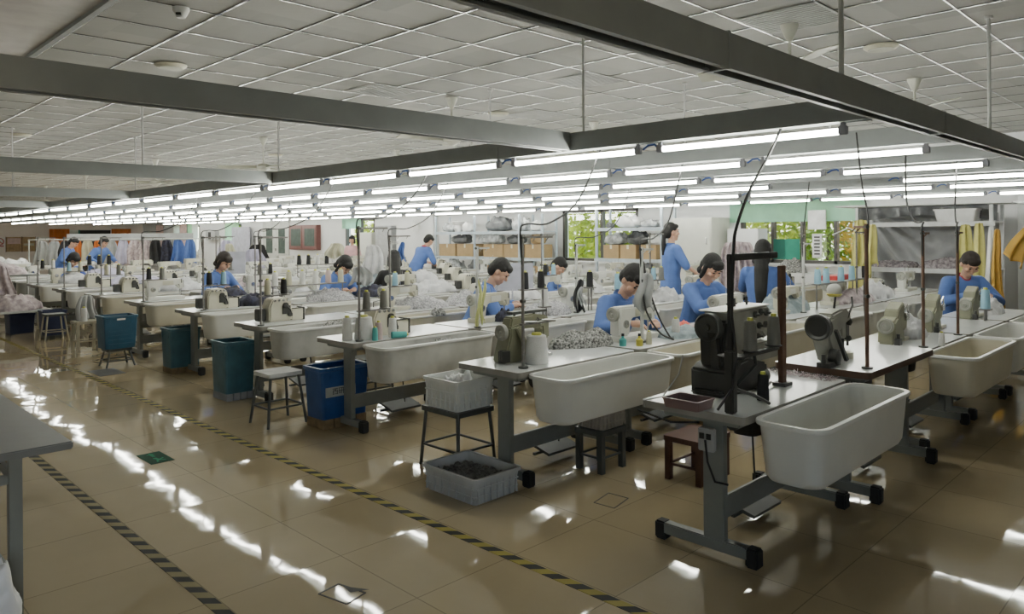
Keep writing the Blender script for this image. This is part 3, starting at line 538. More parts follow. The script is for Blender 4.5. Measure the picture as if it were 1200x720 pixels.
# ------------------------------------------------------------------ cones & stands
def cone(m, r=.035, h=.15, core='core', cat='thread cone'):
    t = proto('thread_cone', cat)
    MB().lathe((0, 0, 0), (0, 0, 1), [(0, r * .98), (.006, r), (h * .5, r * .93), (h - .008, r * .82), (h, r * .7)], 18).build('thread', [m], t)
    MB().lathe((0, 0, h), (0, 0, 1), [(0, r * .45), (.015, r * .4), (.016, r * .25)], 12).build('cone_core', [core], t)
    return t
CONE = {k: cone(k) for k in ('cw', 'cg', 'ck', 'cb', 'cc', 'cp', 'ct')}
P_BIGC = cone('cw', .085, .2)
CONEm = {k: merged(v, 'thread_cone') for k, v in CONE.items()}
CN = {'cw': 'white', 'cg': 'grey', 'ck': 'black', 'cb': 'light blue', 'cc': 'beige', 'cp': 'pinkish', 'ct': 'teal'}
def put_cone(k, x, y, z, where, s=1., far=False, lie=None):
    o = dup(CONEm[k] if far else CONE[k], (x, y, z), 0, f'{CN[k]} cone {where}', 'cones of sewing thread', s)
    if lie is not None: o.rotation_euler = (PI / 2, 0, lie); o.location.z += .033 * s
    return o
def make_stand(pm, h=.92, arm=.30, trayz=.3, r=.011):
    t = proto('thread_stand', 'thread stand')
    MB().cyl((0, 0, 0), (0, 0, h), r).build('pole', [pm], t)
    MB().cyl((0, 0, -.0), (0, 0, .012), .035).build('clamp', ['steeldark'], t)
    b = MB().box((arm / 2, 0, h - .02), (arm, .022, .016)).tube([(arm * .45, 0, h - .02), (arm * .45, .03, h - .05), (arm * .48, .02, h - .03)], .004).tube([(arm * .9, 0, h - .02), (arm * .9, .03, h - .05)], .004); b.build('guide_arm', [pm], t)
    if trayz:
        b = MB().box((arm / 2, 0, trayz), (arm + .04, .03, .014))
        for q in (.25, .85): b.lathe((arm * q, 0, trayz), (0, 0, 1), [(0, .03), (.012, .045), (.014, .045)]); pass
        b.build('spool_tray', [pm], t)
    
    for q in (h * .5, h - .02): MB().cyl((-.018, 0, q), (.018, 0, q), .013).build('clamp_knob', ['steeldark'], t)
    return t
ST = {'pole': make_stand('pole'), 'polew': make_stand('polew', .80, .16, 0, .016), 'rust': make_stand('rust', .92, .14, 0, .012), 'tall': make_stand('pole', 1.0, .3, .26)}
STm = {k: merged(v, 'thread_stand') for k, v in ST.items()}
def cable(pts, label, m='cable', r=.006, cat='cable'):
    P = [Vector(p) for p in pts]; out = []
    for i in range(len(P) - 1):
        a0 = P[max(i - 1, 0)]; a1 = P[i]; a2 = P[i + 1]; a3 = P[min(i + 2, len(P) - 1)]
        for k in range(8):
            s = k / 8; out.append(.5 * ((2 * a1) + (a2 - a0) * s + (2 * a0 - 5 * a1 + 4 * a2 - a3) * s * s + (3 * a1 - a0 - 3 * a2 + a3) * s ** 3))
    out.append(P[-1]); return tag(MB().tube(out, r).build('power_cable', [m]), label, cat, 'power cables hanging from the trunking')

# ------------------------------------------------------------------ place rows
ROW = [(1.80, 3.42), (3.45, 3.50), (5.40, 3.50), (7.10, 3.50), (9.05, 3.62), (10.95, 3.62), (12.85, 3.62), (14.7, 3.6), (16.55, 3.6), (18.4, 3.6), (20.3, 3.6)]
RN = ['nearest row', 'second row', 'third row', 'fourth row', 'fifth row', 'sixth row', 'seventh row', 'eighth row', 'ninth row', 'tenth row', 'eleventh row']
PITCH = 1.36
SPEC = {(0, 0): None, (0, 1): P_POST, (0, 2): P_FLAP, (0, 3): P_FLAP, (0, 4): P_FLAP, (1, 0): P_BAR, (1, 1): P_LW, (1, 2): P_LW, (2, 0): P_OV, (2, 1): P_LC, (3, 0): P_OV, (4, 0): P_OV, (4, 1): P_LW, (5, 0): P_LW, (6, 0): P_OV, (7, 0): P_OV}
MX = {(0, 1): 5.05, (0, 2): 6.6, (0, 3): 7.62, (0, 4): 8.95, (1, 0): 3.9, (1, 1): 5.3, (2, 1): 5.4, (2, 0): 4.02, (3, 0): 3.92, (4, 0): 4.05, (4, 1): 5.2, (5, 0): 4.1}
MY = {(0, 1): .22, (1, 0): .38, (1, 1): .37, (3, 0): .40, (4, 0): .33}
MNAME = {id(P_LW): 'white', id(P_LC): 'cream', id(P_OV): 'cream overlock', id(P_BAR): 'olive long-arm', id(P_FLAP): 'olive flap-topped', id(P_POST): 'dark pulley post'}
SKIP = set(); NOTUB = {(2, 4), (3, 6), (4, 3), (5, 5), (6, 3), (7, 2), (8, 1), (10, 1)}
def vis(x, y):                                      # rough: does the point lie in front of the lens and inside the frame's width
    dd = (x + y) / 1.4142; s = (x - y) / 1.4142; return abs(s / dd) < .74
for ri, (fy, x0) in enumerate(ROW):
    for si in range(7):
        X = x0 + PITCH * si
        if not (vis(X, fy) or vis(X + TL, fy + TD)): continue
        if (ri, si) in SKIP or X > 13.2 or (ri == 0 and si > 4): continue
        D = (X + fy) / 1.414; far = D > 11.5
        zb = .05 if (ri, si) == (0, 1) else 0.
        where = f'{ORD[si+1]} from the aisle in the {RN[ri]}' if si else f'at the aisle end of the {RN[ri]}'
        yy = fy - .12 if (ri, si) == (0, 1) else fy
        pr = P_TABB if (ri, si) == (0, 1) else (P_TABm if far else P_TAB)
        lab = 'grey sewing table with raised brown-edged top, ' if zb else 'grey steel-legged sewing table, '
        o = dup(pr, (X, yy, 0), 0, lab + where, 'sewing tables in the rows')
        if zb:
            o.scale = (.98, 1., (TZ + zb) / TZ)
        if (ri, si) != (0, 1) and (ri, si) not in NOTUB:
            kk = [0, 0, 1, 0, 2, 0, 1][(ri * 3 + si * 2) % 7]
            if ri == 0: kk = [0, 0, 2, 0, 0][si]
            if ri == 1: kk = [0, 2, 2, 0, 0, 0, 0][si]
            if ri in (2, 3) and si == 0: kk = 1
            if ri == 5 and si == 0: kk = 2
            tp = P_TUBm[kk] if far else (P_TUB, P_TUBD, P_TUBY)[kk]
            ty = fy - .19
            dup(tp, (X + .69, ty, TZ - .012), 0, ['white', 'dust-stained white', 'yellowed'][kk] + ' plastic tub hung on the table, ' + where, 'plastic tubs hung on the tables')
        mp = SPEC.get((ri, si), (P_LW, P_LC, P_OV, P_LW, P_LC)[(ri * 2 + si * 3) % 5])
        if mp is None: continue
        mx = MX.get((ri, si), X + .62); my = fy + MY.get((ri, si), .33)
        dup(FARM[id(mp)] if far and id(mp) in FARM else mp, (mx, my, TZ + zb), random.uniform(-.05, .05), f'{MNAME[id(mp)]} sewing machine on the table, {where}', 'sewing machines on the tables')

# stands: (row, x, y, kind, rot)
STANDS = [(0, 4.93, 1.75, 'rust', .82), (0, 6.44, 1.86, 'rust', 0), (0, 7.40, 1.86, 'rust', 0), (1, 3.66, 3.56, 'pole', 0), (1, 5.20, 3.66, 'polew', 0), (1, 8.27, 3.62, 'polew', 0), (2, 3.62, 5.50, 'tall', 0), (2, 4.93, 5.42, 'polew', 0), (2, 6.60, 5.555, 'polew', 0), (3, 3.56, 7.2, 'pole', 0), (4, 3.80, 9.2, 'pole', 0), (5, 3.74, 11.1, 'pole', 0), (6, 3.75, 13.0, 'pole', 0),
          (7, 3.7, 14.9, 'pole', 0), (8, 3.7, 16.7, 'pole', 0), (3, 5.2, 7.25, 'pole', 0), (4, 6.6, 9.2, 'polew', 0), (5, 5.4, 11.1, 'pole', 0), (3, 7.9, 7.3, 'pole', 0), (5, 8.0, 11.1, 'polew', 0), (2, 8.0, 5.5, 'pole', 0), (1, 9.8, 3.6, 'pole', 0), (6, 5.6, 13.0, 'pole', 0), (7, 6.5, 14.9, 'pole', 0)]
cnt = {}
for ri, x, y, k, a in STANDS:
    far = (x + y) / 1.414 > 11.5; cnt[ri] = cnt.get(ri, 0) + 1
    z = TZ if not (ri == 0 and x < 5) else .82
    nm = {'pole': 'steel thread stand with spool tray', 'tall': 'tall steel thread stand', 'polew': 'pale pole stand', 'rust': 'rusty brown pole stand'}[k]
    wh = f'{ORD[cnt[ri]]} stand from the aisle in the {RN[ri]}'
    dup(STm[k] if far else ST[k], (x, y, z), a, f'{nm}, {wh}', 'thread stands on the tables')
    if k in ('pole', 'tall'):
        tz = z + (.26 if k == 'tall' else .3) + .0145
        ck = random.sample(['cg', 'cc', 'cw', 'ck', 'cb', 'cw'], 2)
        if (ri, x) == (2, 3.62): ck = ['cg', 'cg']
        if (ri, x) == (3, 3.56): ck = ['cc', 'ck']
        if (ri, x) == (1, 3.66): ck = []
        for j, c in enumerate(ck): put_cone(c, x + (.075, .255)[j], y, tz, f'on the {"left" if j == 0 else "right"} pin, {wh}', 1., far)
# cables down from the trunking to the stands
for i, (x, y, z, tx, ty, l) in enumerate([(3.66, 3.56, 1.69, 4.45, 3.55, 'black cable looping to the aisle-end stand of the second row'), (3.62, 5.50, 1.77, 4.45, 5.6, 'black cable sloping down to the aisle-end stand of the third row'), (3.56, 7.2, 1.69, 4.45, 7.3, 'black cable sloping down to the aisle-end stand of the fourth row'), (3.80, 9.2, 1.69, 4.45, 9.2, 'black cable sloping down to the aisle-end stand of the fifth row'), (3.74, 11.1, 1.69, 4.45, 11.0, 'black cable sloping down to the aisle-end stand of the sixth row'), (5.20, 3.66, 1.57, 6.0, 3.8, 'black cable down to the pale pole at the second table of the second row'), (6.60, 5.555, 1.57, 7.7, 5.6, 'black cable down to the pale pole in the third row'), (8.27, 3.62, 1.57, 9.5, 4.1, 'black cable down to the pale pole before the right window'), (6.44, 1.86, 1.69, 6.6, 2.05, 'thin cable down to the rusty pole beside the tarpaulin shelf'), (7.40, 1.86, 1.69, 7.7, 1.95, 'thin cable down to the rightmost rusty pole'), (5.2, 7.25, 1.69, 6.0, 7.2, 'black cable down to the second stand of the fourth row'), (5.4, 11.1, 1.69, 6.0, 11.1, 'black cable down to the second stand of the sixth row')]):
    cable([(x, y, z - .25), (x - .02, y, z + .02), (x + .06, y + .01, z + .07), (x + (tx - x) * .35, y + (ty - y) * .4, z + .08), (x + (tx - x) * .75, y + (ty - y) * .8, z + .25), (tx + .07, ty, 2.34)], l, r=.007 if y < 5 else .006)
cable([(4.93, 1.75, 1.0), (4.97, 1.78, 1.3), (4.94, 1.74, 1.74), (5.0, 1.8, 2.0), (5.05, 1.85, 2.34)], 'thin cable rising from the rusty pole of the brown-edged table', r=.005)
cable([(3.47, 1.9, 1.3), (3.47, 1.88, 1.60), (3.56, 1.91, 1.72), (3.82, 1.97, 1.92), (4.2, 2.04, 2.15), (4.45, 2.08, 2.34)], 'thick black cable curving down to the black stand of the nearest table', r=.009)
cable([(5.18, 3.64, 1.3), (5.17, 3.6, 1.05), (5.25, 3.52, .86), (5.42, 3.5, .79), (5.5, 3.58, .79), (5.46, 3.66, .95), (5.3, 3.65, 1.2), (5.21, 3.65, 1.45)], 'black cable looping from the pale pole onto the second row table', r=.008)
# big black near stand
t = thing('thread_stand', 'black square-framed thread stand at the corner of the nearest table', 'thread stand', (3.47, 1.90, TZ))
MB().box((0, 0, .40), (.024, .024, .80)).build('pole', ['poleb'], t, bevel=.003)
MB().box((0, 0, .16), (.05, .05, .32)).build('pole_sleeve', ['black'], t, bevel=.006)
MB().box((.25, 0, .795), (.52, .03, .035)).build('guide_arm', ['poleb'], t, bevel=.004)
b = MB().box((.25, 0, .275), (.54, .03, .018))
for q in (.21, .48): b.lathe((q, 0, .28), (0, 0, 1), [(0, .02), (.012, .045), (.016, .045)])
b.lathe((.06, .03, .285), (0, 0, 1), [(0, .07), (.012, .02), (.014, .01)]); b.build('spool_tray', ['poleb'], t)
b = MB().tube([(.0, -.01, .13), (.14, -.05, .08), (.3, -.06, .01)], .009); b.build('brace', ['poleb'], t)
b = MB().tube([(.012, -.014, .79), (-.02, -.02, .5), (.02, -.02, .3), (-.03, -.03, .14), (-.1, .02, .03)], .007); b.build('cable', ['cable'], t)
put_cone('cg', 3.68, 1.90, TZ + .297, 'on the left pin of the black stand of the nearest table', 1.05)
put_cone('cg', 3.95, 1.90, TZ + .297, 'on the right pin of the black stand of the nearest table', 1.05)
put_cone('ck', 3.86, 1.92, TZ, 'with yellow tip standing on the nearest tabletop', .95)
t = thing('support_post', 'flat brown wooden post rising from the nearest table', 'post', (4.31, 2.02, TZ)); MB().box((0, 0, .36), (.055, .03, .72)).build('post', ['rust'], t, bevel=.003); MB().box((0, 0, .01), (.1, .08, .02)).build('base_plate', ['steeldark'], t)
t = thing('parts_tray', 'small mauve tray on the front corner of the nearest table', 'tray', (3.44, 2.13, TZ)); 
b = MB(); b.rings([rr(.15, .20, .012, .0), rr(.17, .22, .012, .05), rr(.155, .205, .01, .05), rr(.14, .19, .01, .008)]); b.build('tray', ['tray'], t); MB().rings([rr(.172, .222, .012, .044), rr(.176, .226, .012, .052), rr(.15, .2, .01, .052)], False, False).build('lip', ['tray'], t)
t = thing('pull_rod_clamp', 'black folded clamp arm lying on the nearest tabletop', 'clamp', (4.1, 2.05, TZ), .3)
MB().tube([(-.05, .02, .012), (.15, .0, .03), (.26, .03, .05)], .01).build('arm', ['black'], t); MB().tube([(-.05, -.02, .012), (.16, -.03, .02)], .008).box((.26, .03, .05), (.05, .03, .03)).build('link', ['black'], t)
t = thing('scrap_pile', 'brown and silver thread scraps along the edge of the brown-edged table', 'scraps', (4.67, 2.05, TZ)); t['kind'] = 'stuff'
b = MB()
for k in range(260):
    p = Vector((random.gauss(-.02, .03), random.uniform(-.22, .35), random.uniform(.004, .02))); u = Vector((random.uniform(-1, 1), random.uniform(-1, 1), random.uniform(-.4, .4))).normalized() * random.uniform(.008, .022)
    b.tube([p - u, p, p + u + Vector((0, 0, .004))], .002, 3)
b.build('scraps', ['pilepink'], t)
# switch box and cords on the nearest table
t = thing('switch_box', 'pale switch box with cords under the nearest tabletop', 'switch box', (3.44, 2.02, .62)); MB().box((0, 0, 0), (.035, .09, .12)).build('box', ['cablew'], t, bevel=.005)
b = MB().box((-.02, -.02, .02), (.008, .025, .03)).box((-.02, .02, .02), (.008, .025, .03)); b.build('sockets', ['dark'], t)
b = MB().tube([(-.02, 0, 0), (-.05, -.03, -.1), (-.03, -.06, -.2), (.03, -.1, -.22)], .006).tube([(0, .05, .08), (-.03, .2, .06), (-.02, .42, .09)], .006); b.build('cords', ['cable'], t)
tag(MB().tube([(3.4, 2.38, .74), (3.36, 2.36, .785), (3.5, 2.33, .785), (3.62, 2.3, .90), (3.66, 2.3, 1.0)], .004).build('loose_cord', ['cablew']), 'thin pale cord from the big dark machine over the table edge', 'cord')

# loose cones and small things on tables
t = dup(P_BIGC, (3.88, 3.64, TZ), 0, 'big white thread cone with yellow core beside the olive long-arm machine', 'large thread cones')
dup(P_BIGC, (3.72, 5.58, TZ), 0, 'big white thread cone with teal mark at the aisle end of the third row', 'large thread cones')
put_cone('cw', 3.60, 5.66, TZ, 'left of the big cone at the aisle end of the third row', 1.3)
put_cone('cp', 3.80, 5.47, TZ, 'right of the big cone at the aisle end of the third row', 1.)
put_cone('cw', 3.97, 5.50, TZ, 'between the lying teal cone and the third row overlock', 1.15)
put_cone('ct', 3.91, 5.43, TZ, 'lying on the aisle-end table of the third row', .9, lie=1.2)
put_cone('ct', 3.74, 5.44, TZ, 'small, standing in front of the big cone in the third row', .75)
put_cone('cw', 5.62, 3.60, TZ, 'short and wide beside the white machine of the second row', 1.1)
put_cone('cc', 5.14, 3.55, TZ, 'short, left of the pale pole in the second row', .7)
put_cone('cw', 6.05, 5.55, TZ + .12, 'with lime core on a pin in the third row', 1.3)
put_cone('cb', 7.45, 5.60, TZ + .22, 'standing tall behind the man at the white machine', 1.3)
for i, (x, y) in enumerate([(8.75, 3.66), (9.0, 3.66), (9.45, 3.66), (9.8, 3.66)]): put_cone('cb', x, y, TZ + .30, f'in the cluster before the right window, {ORD[i+1]} from the left', 1.15)
put_cone('cb', 8.75, 1.95, TZ + .12, 'in front of the man at the far right', 1.3)
for i, (x, y) in enumerate([(5.7, 5.51), (5.95, 5.51)]): put_cone('ck', x, y, TZ + .33, f'on the cream machine stand of the third row, {"left" if i == 0 else "right"} of two', 1.2)
for i, (x, y) in enumerate([(6.9, 5.6), ]): put_cone('ck', x, y, TZ + .28, 'beside the hanging black cloth in the third row', 1.2)
put_cone('cw', 6.62, 1.78, TZ, 'tiny, beside the first rusty pole of the nearest row', .7)
for i in range(6): put_cone(['cw', 'cc', 'cw', 'cw', 'cp', 'cc'][i], 4.75 + .2 * i, 9.2, TZ + .25, f'in the line on the fifth row stand, {ORD[i+1]} from the left', 1.2)
for i in range(5): put_cone(['ck', 'ck', 'cw', 'ck', 'cw'][i], 7.2 + .2 * i, 12.98, TZ + .35, f'in the line on the seventh row stand, {ORD[i+1]} from the left', 1.2, True)
for i in range(3): put_cone('ck', 4.6 + .18 * i, 16.7, TZ + .35, f'in front of the seated far-left worker, {ORD[i+1]} from the left', 1.2, True)
def spool_rack(x0, x1, y, z, label):
    t = thing('spool_rack', label, 'spool rack', (x0, y, TZ), 0, 'small spool racks on the tables'); w_ = x1 - x0
    MB().bb(-.06, w_ + .06, -.05, .05, z - .016, z - .001).build('tray', ['pole'], t)
    for q in (-.03, w_ + .03): MB().cyl((q, 0, 0), (q, 0, z - .01), .009).build('post', ['pole'], t)
for a in [(5.7, 5.95, 5.51, .33, 'spool rack with two black cones on the third row cream machine'), (6.05, 6.05, 5.55, .12, 'low spool rack under the white cone in the third row'), (7.45, 7.45, 5.6, .22, 'spool rack under the blue cone behind the white machine'), (8.75, 9.8, 3.66, .30, 'spool rack with blue cones before the right window'), (8.75, 8.75, 1.95, .12, 'low spool rack before the man at the far right'), (6.9, 6.9, 5.6, .28, 'spool rack beside the hanging black cloth'), (4.75, 5.75, 9.2, .25, 'spool rack with six cones in the fifth row'), (7.2, 8.0, 12.98, .35, 'spool rack with cones in the seventh row'), (4.6, 4.96, 16.7, .35, 'spool rack with black cones in the ninth row')]: spool_rack(*a)
for x, y, z, l, c, cat in [(5.02, 3.56, TZ, 'small yellow bottle beside the pale pole in the second row', 'yellowliq', 'bottle'), (4.93, 3.66, TZ, 'small teal tub beside the white machine in the second row', 'ct', 'bottle')]:
    o = thing('oil_bottle', l, cat, (x, y, z)); MB().lathe((0, 0, 0), (0, 0, 1), [(0, .028), (.05, .03), (.065, .012), (.08, .01)]).build('bottle', [c], o); MB().cyl((0, 0, .08), (0, 0, .1), .012).build('bottle_cap', ['ck'], o)
t = thing('round_tin', 'white and yellow round lamp head above the dark pulley machine', 'lamp', (5.35, 2.1, .82)); MB().tube([(0, 0, 0), (0, .03, .25), (-.03, 0, .42)], .008).build('gooseneck', ['black'], t); MB().ell((-.05, 0, .46), (.05, .05, .045)).build('lamp_head', ['corew'], t); MB().lathe((-.05, 0, .415), (0, 0, 1), [(0, .04), (.015, .055), (.02, .05)]).build('yellow_ring', ['yellowliq'], t)

# ------------------------------------------------------------------ cloth piles, hanging cloths
def pile(x, y, z, w, dd, h, m, label, seed, rz=0., cat='fabric pile'):
    t = MB(); n = 26
    def fn(u, v):
        px, py = u * 2 - 1, v * 2 - 1; q = max(abs(px) ** 3, 0) + abs(py) ** 3
        e = max(0., 1 - (px * px + py * py) ** 1.0) ** .5
        p = Vector((px * 2.2 + seed * 3.1, py * 2.2, seed)); nz = noise.noise(p) * .5 + noise.noise(p * 2.7) * .3 + abs(noise.noise(p * 5.)) * .25
        k = 1 / max(1., math.sqrt(px * px + py * py)); wob = 1 + .18 * noise.noise(Vector((px * 1.5, py * 1.5, seed + 9)))
        return (px * k * w / 2 * wob, py * k * dd / 2 * wob, max(.0, h * e * (.75 + nz * .8)))
    t.grid(fn, n, n); o = t.build('fabric_pile', [m], ang=180); o.location = (x, y, z); o.rotation_euler.z = rz
    return tag(o, label, cat, 'piles of cloth')
PL = [(5.5, 6.73, .745, .2, .1, .10, 'printbw', 'small dark printed cloth hung over the rim of the fourth row tub'), (5.5, 5.62, TZ, .25, .2, .14, 'piledark', 'dark cloth bunched against the third row cream machine'), (6.15, 3.85, TZ, .2, .16, .08, 'coral', 'small coral cloth right of the first seated worker'), (4.72, 3.92, TZ, .62, .28, .16, 'printbw', 'black and white printed cloth bundle behind the olive long-arm machine'), (4.35, 5.21, .64, .5, .2, .12, 'printbw', 'dark printed cloth heaped in the third row tub'), (4.4, 6.91, .70, .7, .22, .09, 'printbw', 'dark printed cloth lying in the fourth row tub'),
      (5.75, 3.62, TZ, .5, .35, .10, 'pilegrey', 'grey cloth pieces under the hands of the first seated man'), (6.1, 3.6, TZ, .4, .3, .12, 'pilepink', 'pink and grey cloth beside the white machine of the second row'), (8.5, 3.95, TZ, 1.2, .5, .24, 'pilegrey', 'large blue-grey heap of cut cloth before the right window'), 
      (6.3, 5.75, TZ, .6, .45, .16, 'printgrey', 'grey printed heap behind the hanging black cloth'), (7.6, 5.75, TZ, .7, .4, .16, 'pilemauve', 'mauve printed cloth heap on the third row'), (8.6, 5.7, TZ, .6, .4, .2, 'pilewhite', 'white cloth heap by the standing woman'), 
      (5.8, 7.45, TZ, .75, .45, .17, 'printgrey', 'crumpled pale cloth heap in the middle of the fourth row'), (6.5, 7.4, TZ, .6, .45, .16, 'printgrey', 'grey printed cloth at the middle of the fourth row'), (7.6, 7.45, TZ, .9, .5, .18, 'pilewhite', 'white cloth heap at the right of the fourth row'), (9.0, 7.45, TZ, 1., .5, .2, 'pilewhite', 'white cloth heap toward the shelf in the fourth row'),
      (4.6, 9.4, TZ, .55, .35, .2, 'piledark', 'dark navy cloth bundle beside the fifth row overlock'), (5.6, 9.25, TZ, .7, .4, .18, 'printgrey', 'striped grey cloth under the fifth row white machine'), (6.5, 9.4, TZ, .7, .45, .18, 'piledark', 'dark cloth bundle right of the seated fifth row worker'), (7.5, 9.35, TZ, .9, .5, .22, 'pilewhite', 'white cloth heap in the fifth row'), (8.7, 9.35, TZ, .9, .5, .2, 'printbw', 'dark printed stack before the bent worker'), 
      (5.0, 11.2, TZ, .6, .4, .15, 'piledark', 'dark cloth under the hands of the sixth row worker'), (6.2, 11.3, TZ, .8, .5, .25, 'pilewhite', 'white cloth heap in the sixth row'), (7.6, 11.3, TZ, .9, .5, .25, 'pilegrey', 'grey cloth heap in the sixth row'), (8.8, 11.3, TZ, .9, .5, .25, 'pilewhite', 'white heap beside the bent worker'), (5.0, 13.1, TZ, .8, .5, .22, 'pilewhite', 'white cloth heap in the seventh row'), (6.3, 13.1, TZ, .8, .5, .2, 'pilepink', 'pinkish cloth heap in the seventh row'), (5.0, 15.0, TZ, 1.2, .5, .2, 'lav', 'lavender cloth stack in the eighth row'), (4.4, 16.8, TZ, .8, .5, .2, 'pilewhite', 'white heap in the ninth row'), (5.5, 18.7, TZ, 1., .5, .2, 'lav', 'lavender cloth in the tenth row'),
      (7.0, 2.15, TZ, .5, .3, .2, 'pilewhite', 'white cloth behind the first olive flap-topped machine'), (9.6, 2.1, TZ, .7, .3, .18, 'pilewhite', 'white cloth before the man at the far right'), (9.9, 3.75, TZ, 1., .45, .2, 'pilepink', 'pale pinkish cloth heap by the yellow strips'), (10.9, 3.75, TZ, .9, .45, .25, 'pilewhite', 'white cloth heap left of the man at the far right')]
for i, (x, y, z, w_, d_, h_, m, l) in enumerate(PL): pile(x, y, z, w_, d_, h_, m, l, i * 1.7 + .3, random.uniform(-.3, .3))
def hang(x, y, z0, z1, w, m, label, rz=0., seed=0., folds=3, depth=.03, name='hanging_cloth', cat='cloth', group=None, flare=1.25):
    o = MB().grid(lambda u, v: ((u - .5) * w * (.55 + (flare - .55) * v ** .6) + .02 * math.sin(v * 5 + seed), depth * math.sin(u * folds * 6.28 + seed) * (.5 + v) + .015 * math.sin(v * 7 + seed), (z1 - z0) * (1 - v) - .03 * (1 - v) * abs(u - .5) + .03 * math.sin(u * 9 + seed) * v), 30, 14).build(name, [m], ang=180)
    o.location = (x, y, z0); o.rotation_euler.z = rz
    so = o.modifiers.new('thickness', 'SOLIDIFY'); so.thickness = .006
    return tag(o, label, cat, group)
hang(5.19, 3.62, 1.04, 1.36, .13, 'swatch', 'light grey cloth draped on the pale pole of the second row', -.8, 1., 2, .016)
hang(6.61, 5.52, .78, 1.16, .10, 'blackcloth', 'black cloth hanging on the pale pole of the third row', -.8, 2., 2)
hang(6.58, 5.46, .88, 1.08, .06, 'swatch', 'small pale cloth hanging over the black cloth', -.8, 3.)
for i, (dx, z0) in enumerate([(-.03, .78), (.03, .82)]): hang(4.95 + dx, 5.39, z0, 1.25, .03, 'grnlime', f'lime yellow tape hanging in the third row, {"left" if i == 0 else "right"} strip', -.8, i, 1, .003, 'hanging_tape', 'tape')
hang(9.85, 5.26, .80, 1.55, .62, 'pilepink', 'bundle of pale pinkish strips hanging behind the seated men', -.8, 4., 6, .06, flare=1.1)
tag(MB().box((6.9, 6.9, 1.12), (.55, .01, .36), -.78).box((6.9, 6.9, .86), (.02, .01, .2)).build('white_board', ['greyboard']), 'pale grey board propped in the third row near the black chair', 'board')
hang(6.3, 9.5, .95, 1.22, .3, 'swatch', 'pale grey garment hanging above the fifth row', -.8, 5.)
hang(7.7, 11.25, 1.0, 1.5, .35, 'pilewhite', 'white garment hanging on the sixth row stand', -.8, 6.)
hang(6.9, 11.2, 1.3, 1.55, .3, 'cc', 'beige garment hanging on the sixth row stand', -.8, 7.)
hang(8.3, 11.2, 1.2, 1.55, .12, 'jacket', 'narrow blue cloth hanging in the sixth row', -.8, 8.)
for x, y, z, l in [(6.0, 13.1, 1.2, 'small pale lavender card on a far stand'), ]: tag(MB().box((x, y, z), (.35, .02, .4), -.78).build('card', ['greyboard']), l, 'card')

# ------------------------------------------------------------------ bins, crates, stools, foreground table
def bin_(x0, x1, y0, y1, zb, zt, m, label, block=None, text=False, bm='wood'):
    cx, cy, w_, d_ = (x0 + x1) / 2, (y0 + y1) / 2, x1 - x0, y1 - y0; t = thing('plastic_bin', label, 'bin', (cx, cy, zb)); h = zt - zb
    MB().rings([rr(w_ * .88, d_ * .88, .02, 0), rr(w_ * .97, d_ * .97, .02, h), rr(w_ * .91, d_ * .91, .016, h), rr(w_ * .83, d_ * .83, .016, .02)]).build('bin_body', [m], t, ang=50)
    MB().rings([rr(w_ * .97, d_ * .97, .02, h - .03), rr(w_ * 1.02, d_ * 1.02, .022, h - .025), rr(w_ * 1.02, d_ * 1.02, .022, h + .004), rr(w_ * .9, d_ * .9, .016, h + .004)], False, False).build('rim', [m], t, ang=50)
    for s in (-.3, .3):
        for c_, e_ in (((s * w_, -d_ * .47, h * .86), (.012, .012, h * .18)), ((-w_ * .47, s * d_, h * .86), (.012, .012, h * .18))): MB().box(c_, e_).build('rib', [m], t)
    if block:
        q = thing('pallet_block', label.split(' bin')[0].split(' ')[0].capitalize() and block, 'block', (cx, cy, 0)); b = MB()
        n = 4
        for k in range(n): b.bb(-w_ * .45 + k * w_ * .9 / n + .004, -w_ * .45 + (k + 1) * w_ * .9 / n - .004, -d_ * .45, d_ * .45, 0, zb - .001)
        b.build('blocks', [bm], q, bevel=.004)
    return t
t = bin_(3.36, 3.86, 5.70, 6.01, .085, .53, 'blue', 'tall royal blue plastic bin with white label behind the third row post', 'wooden crate block under the royal blue bin')
lb = MB().box((-.05, -.1475, .235), (.30, .004, .085), 0, -.03).build('label_plate', ['label'], t)
def text(body, size, m, parent, loc, rot, name):
    cu = bpy.data.curves.new(name, 'FONT'); cu.body = body; cu.size = size; cu.align_x = 'CENTER'; cu.align_y = 'CENTER'; cu.extrude = .0005
    o = bpy.data.objects.new(name, cu); COL.objects.link(o); bpy.context.view_layer.update()
    me = bpy.data.meshes.new_from_object(o.evaluated_get(bpy.context.evaluated_depsgraph_get())); bpy.data.objects.remove(o)
    me.materials.clear(); me.materials.append(M[m]); n = bpy.data.objects.new(name, me); COL.objects.link(n); n.location = loc; n.rotation_euler = rot; n.parent = parent; return n
text('西研以', .062, 'signtext', t, (-.045, -.1505, .235), (PI / 2 - .03, 0, 0), 'label_text')
bin_(3.27, 3.60, 7.39, 7.76, .075, .60, 'teal', 'tall teal plastic bin beside the fourth row table', 'grey block under the fourth row teal bin', bm='woodgrey')
bin_(3.46, 3.85, 9.38, 9.70, .07, .55, 'teal', 'teal plastic bin beside the fifth row table', 'wooden block under the fifth row teal bin')
t = bin_(3.02, 3.44, 10.4, 10.75, .24, .66, 'tealcrate', 'wide dark teal ribbed bin on a low stool at the sixth row')
b = MB()
for k in range(6): b.box((0, -.158, .06 + k * .055), (.3, .012, .012))
b.build('ridges', ['tealcrate'], t); MB().box((0, -.176, .38), (.1, .012, .02)).build('handle', ['signwhite'], t)
bin_(2.95, 3.35, 15.3, 15.75, 0.0, .34, 'navy', 'navy plastic bin under the low fabric table at the far left')
bin_(3.2, 3.56, 14.15, 14.5, .05, .46, 'navy', 'navy plastic bin in front of the eighth row table', 'dark block under the navy bin of the eighth row', bm='steeldark')
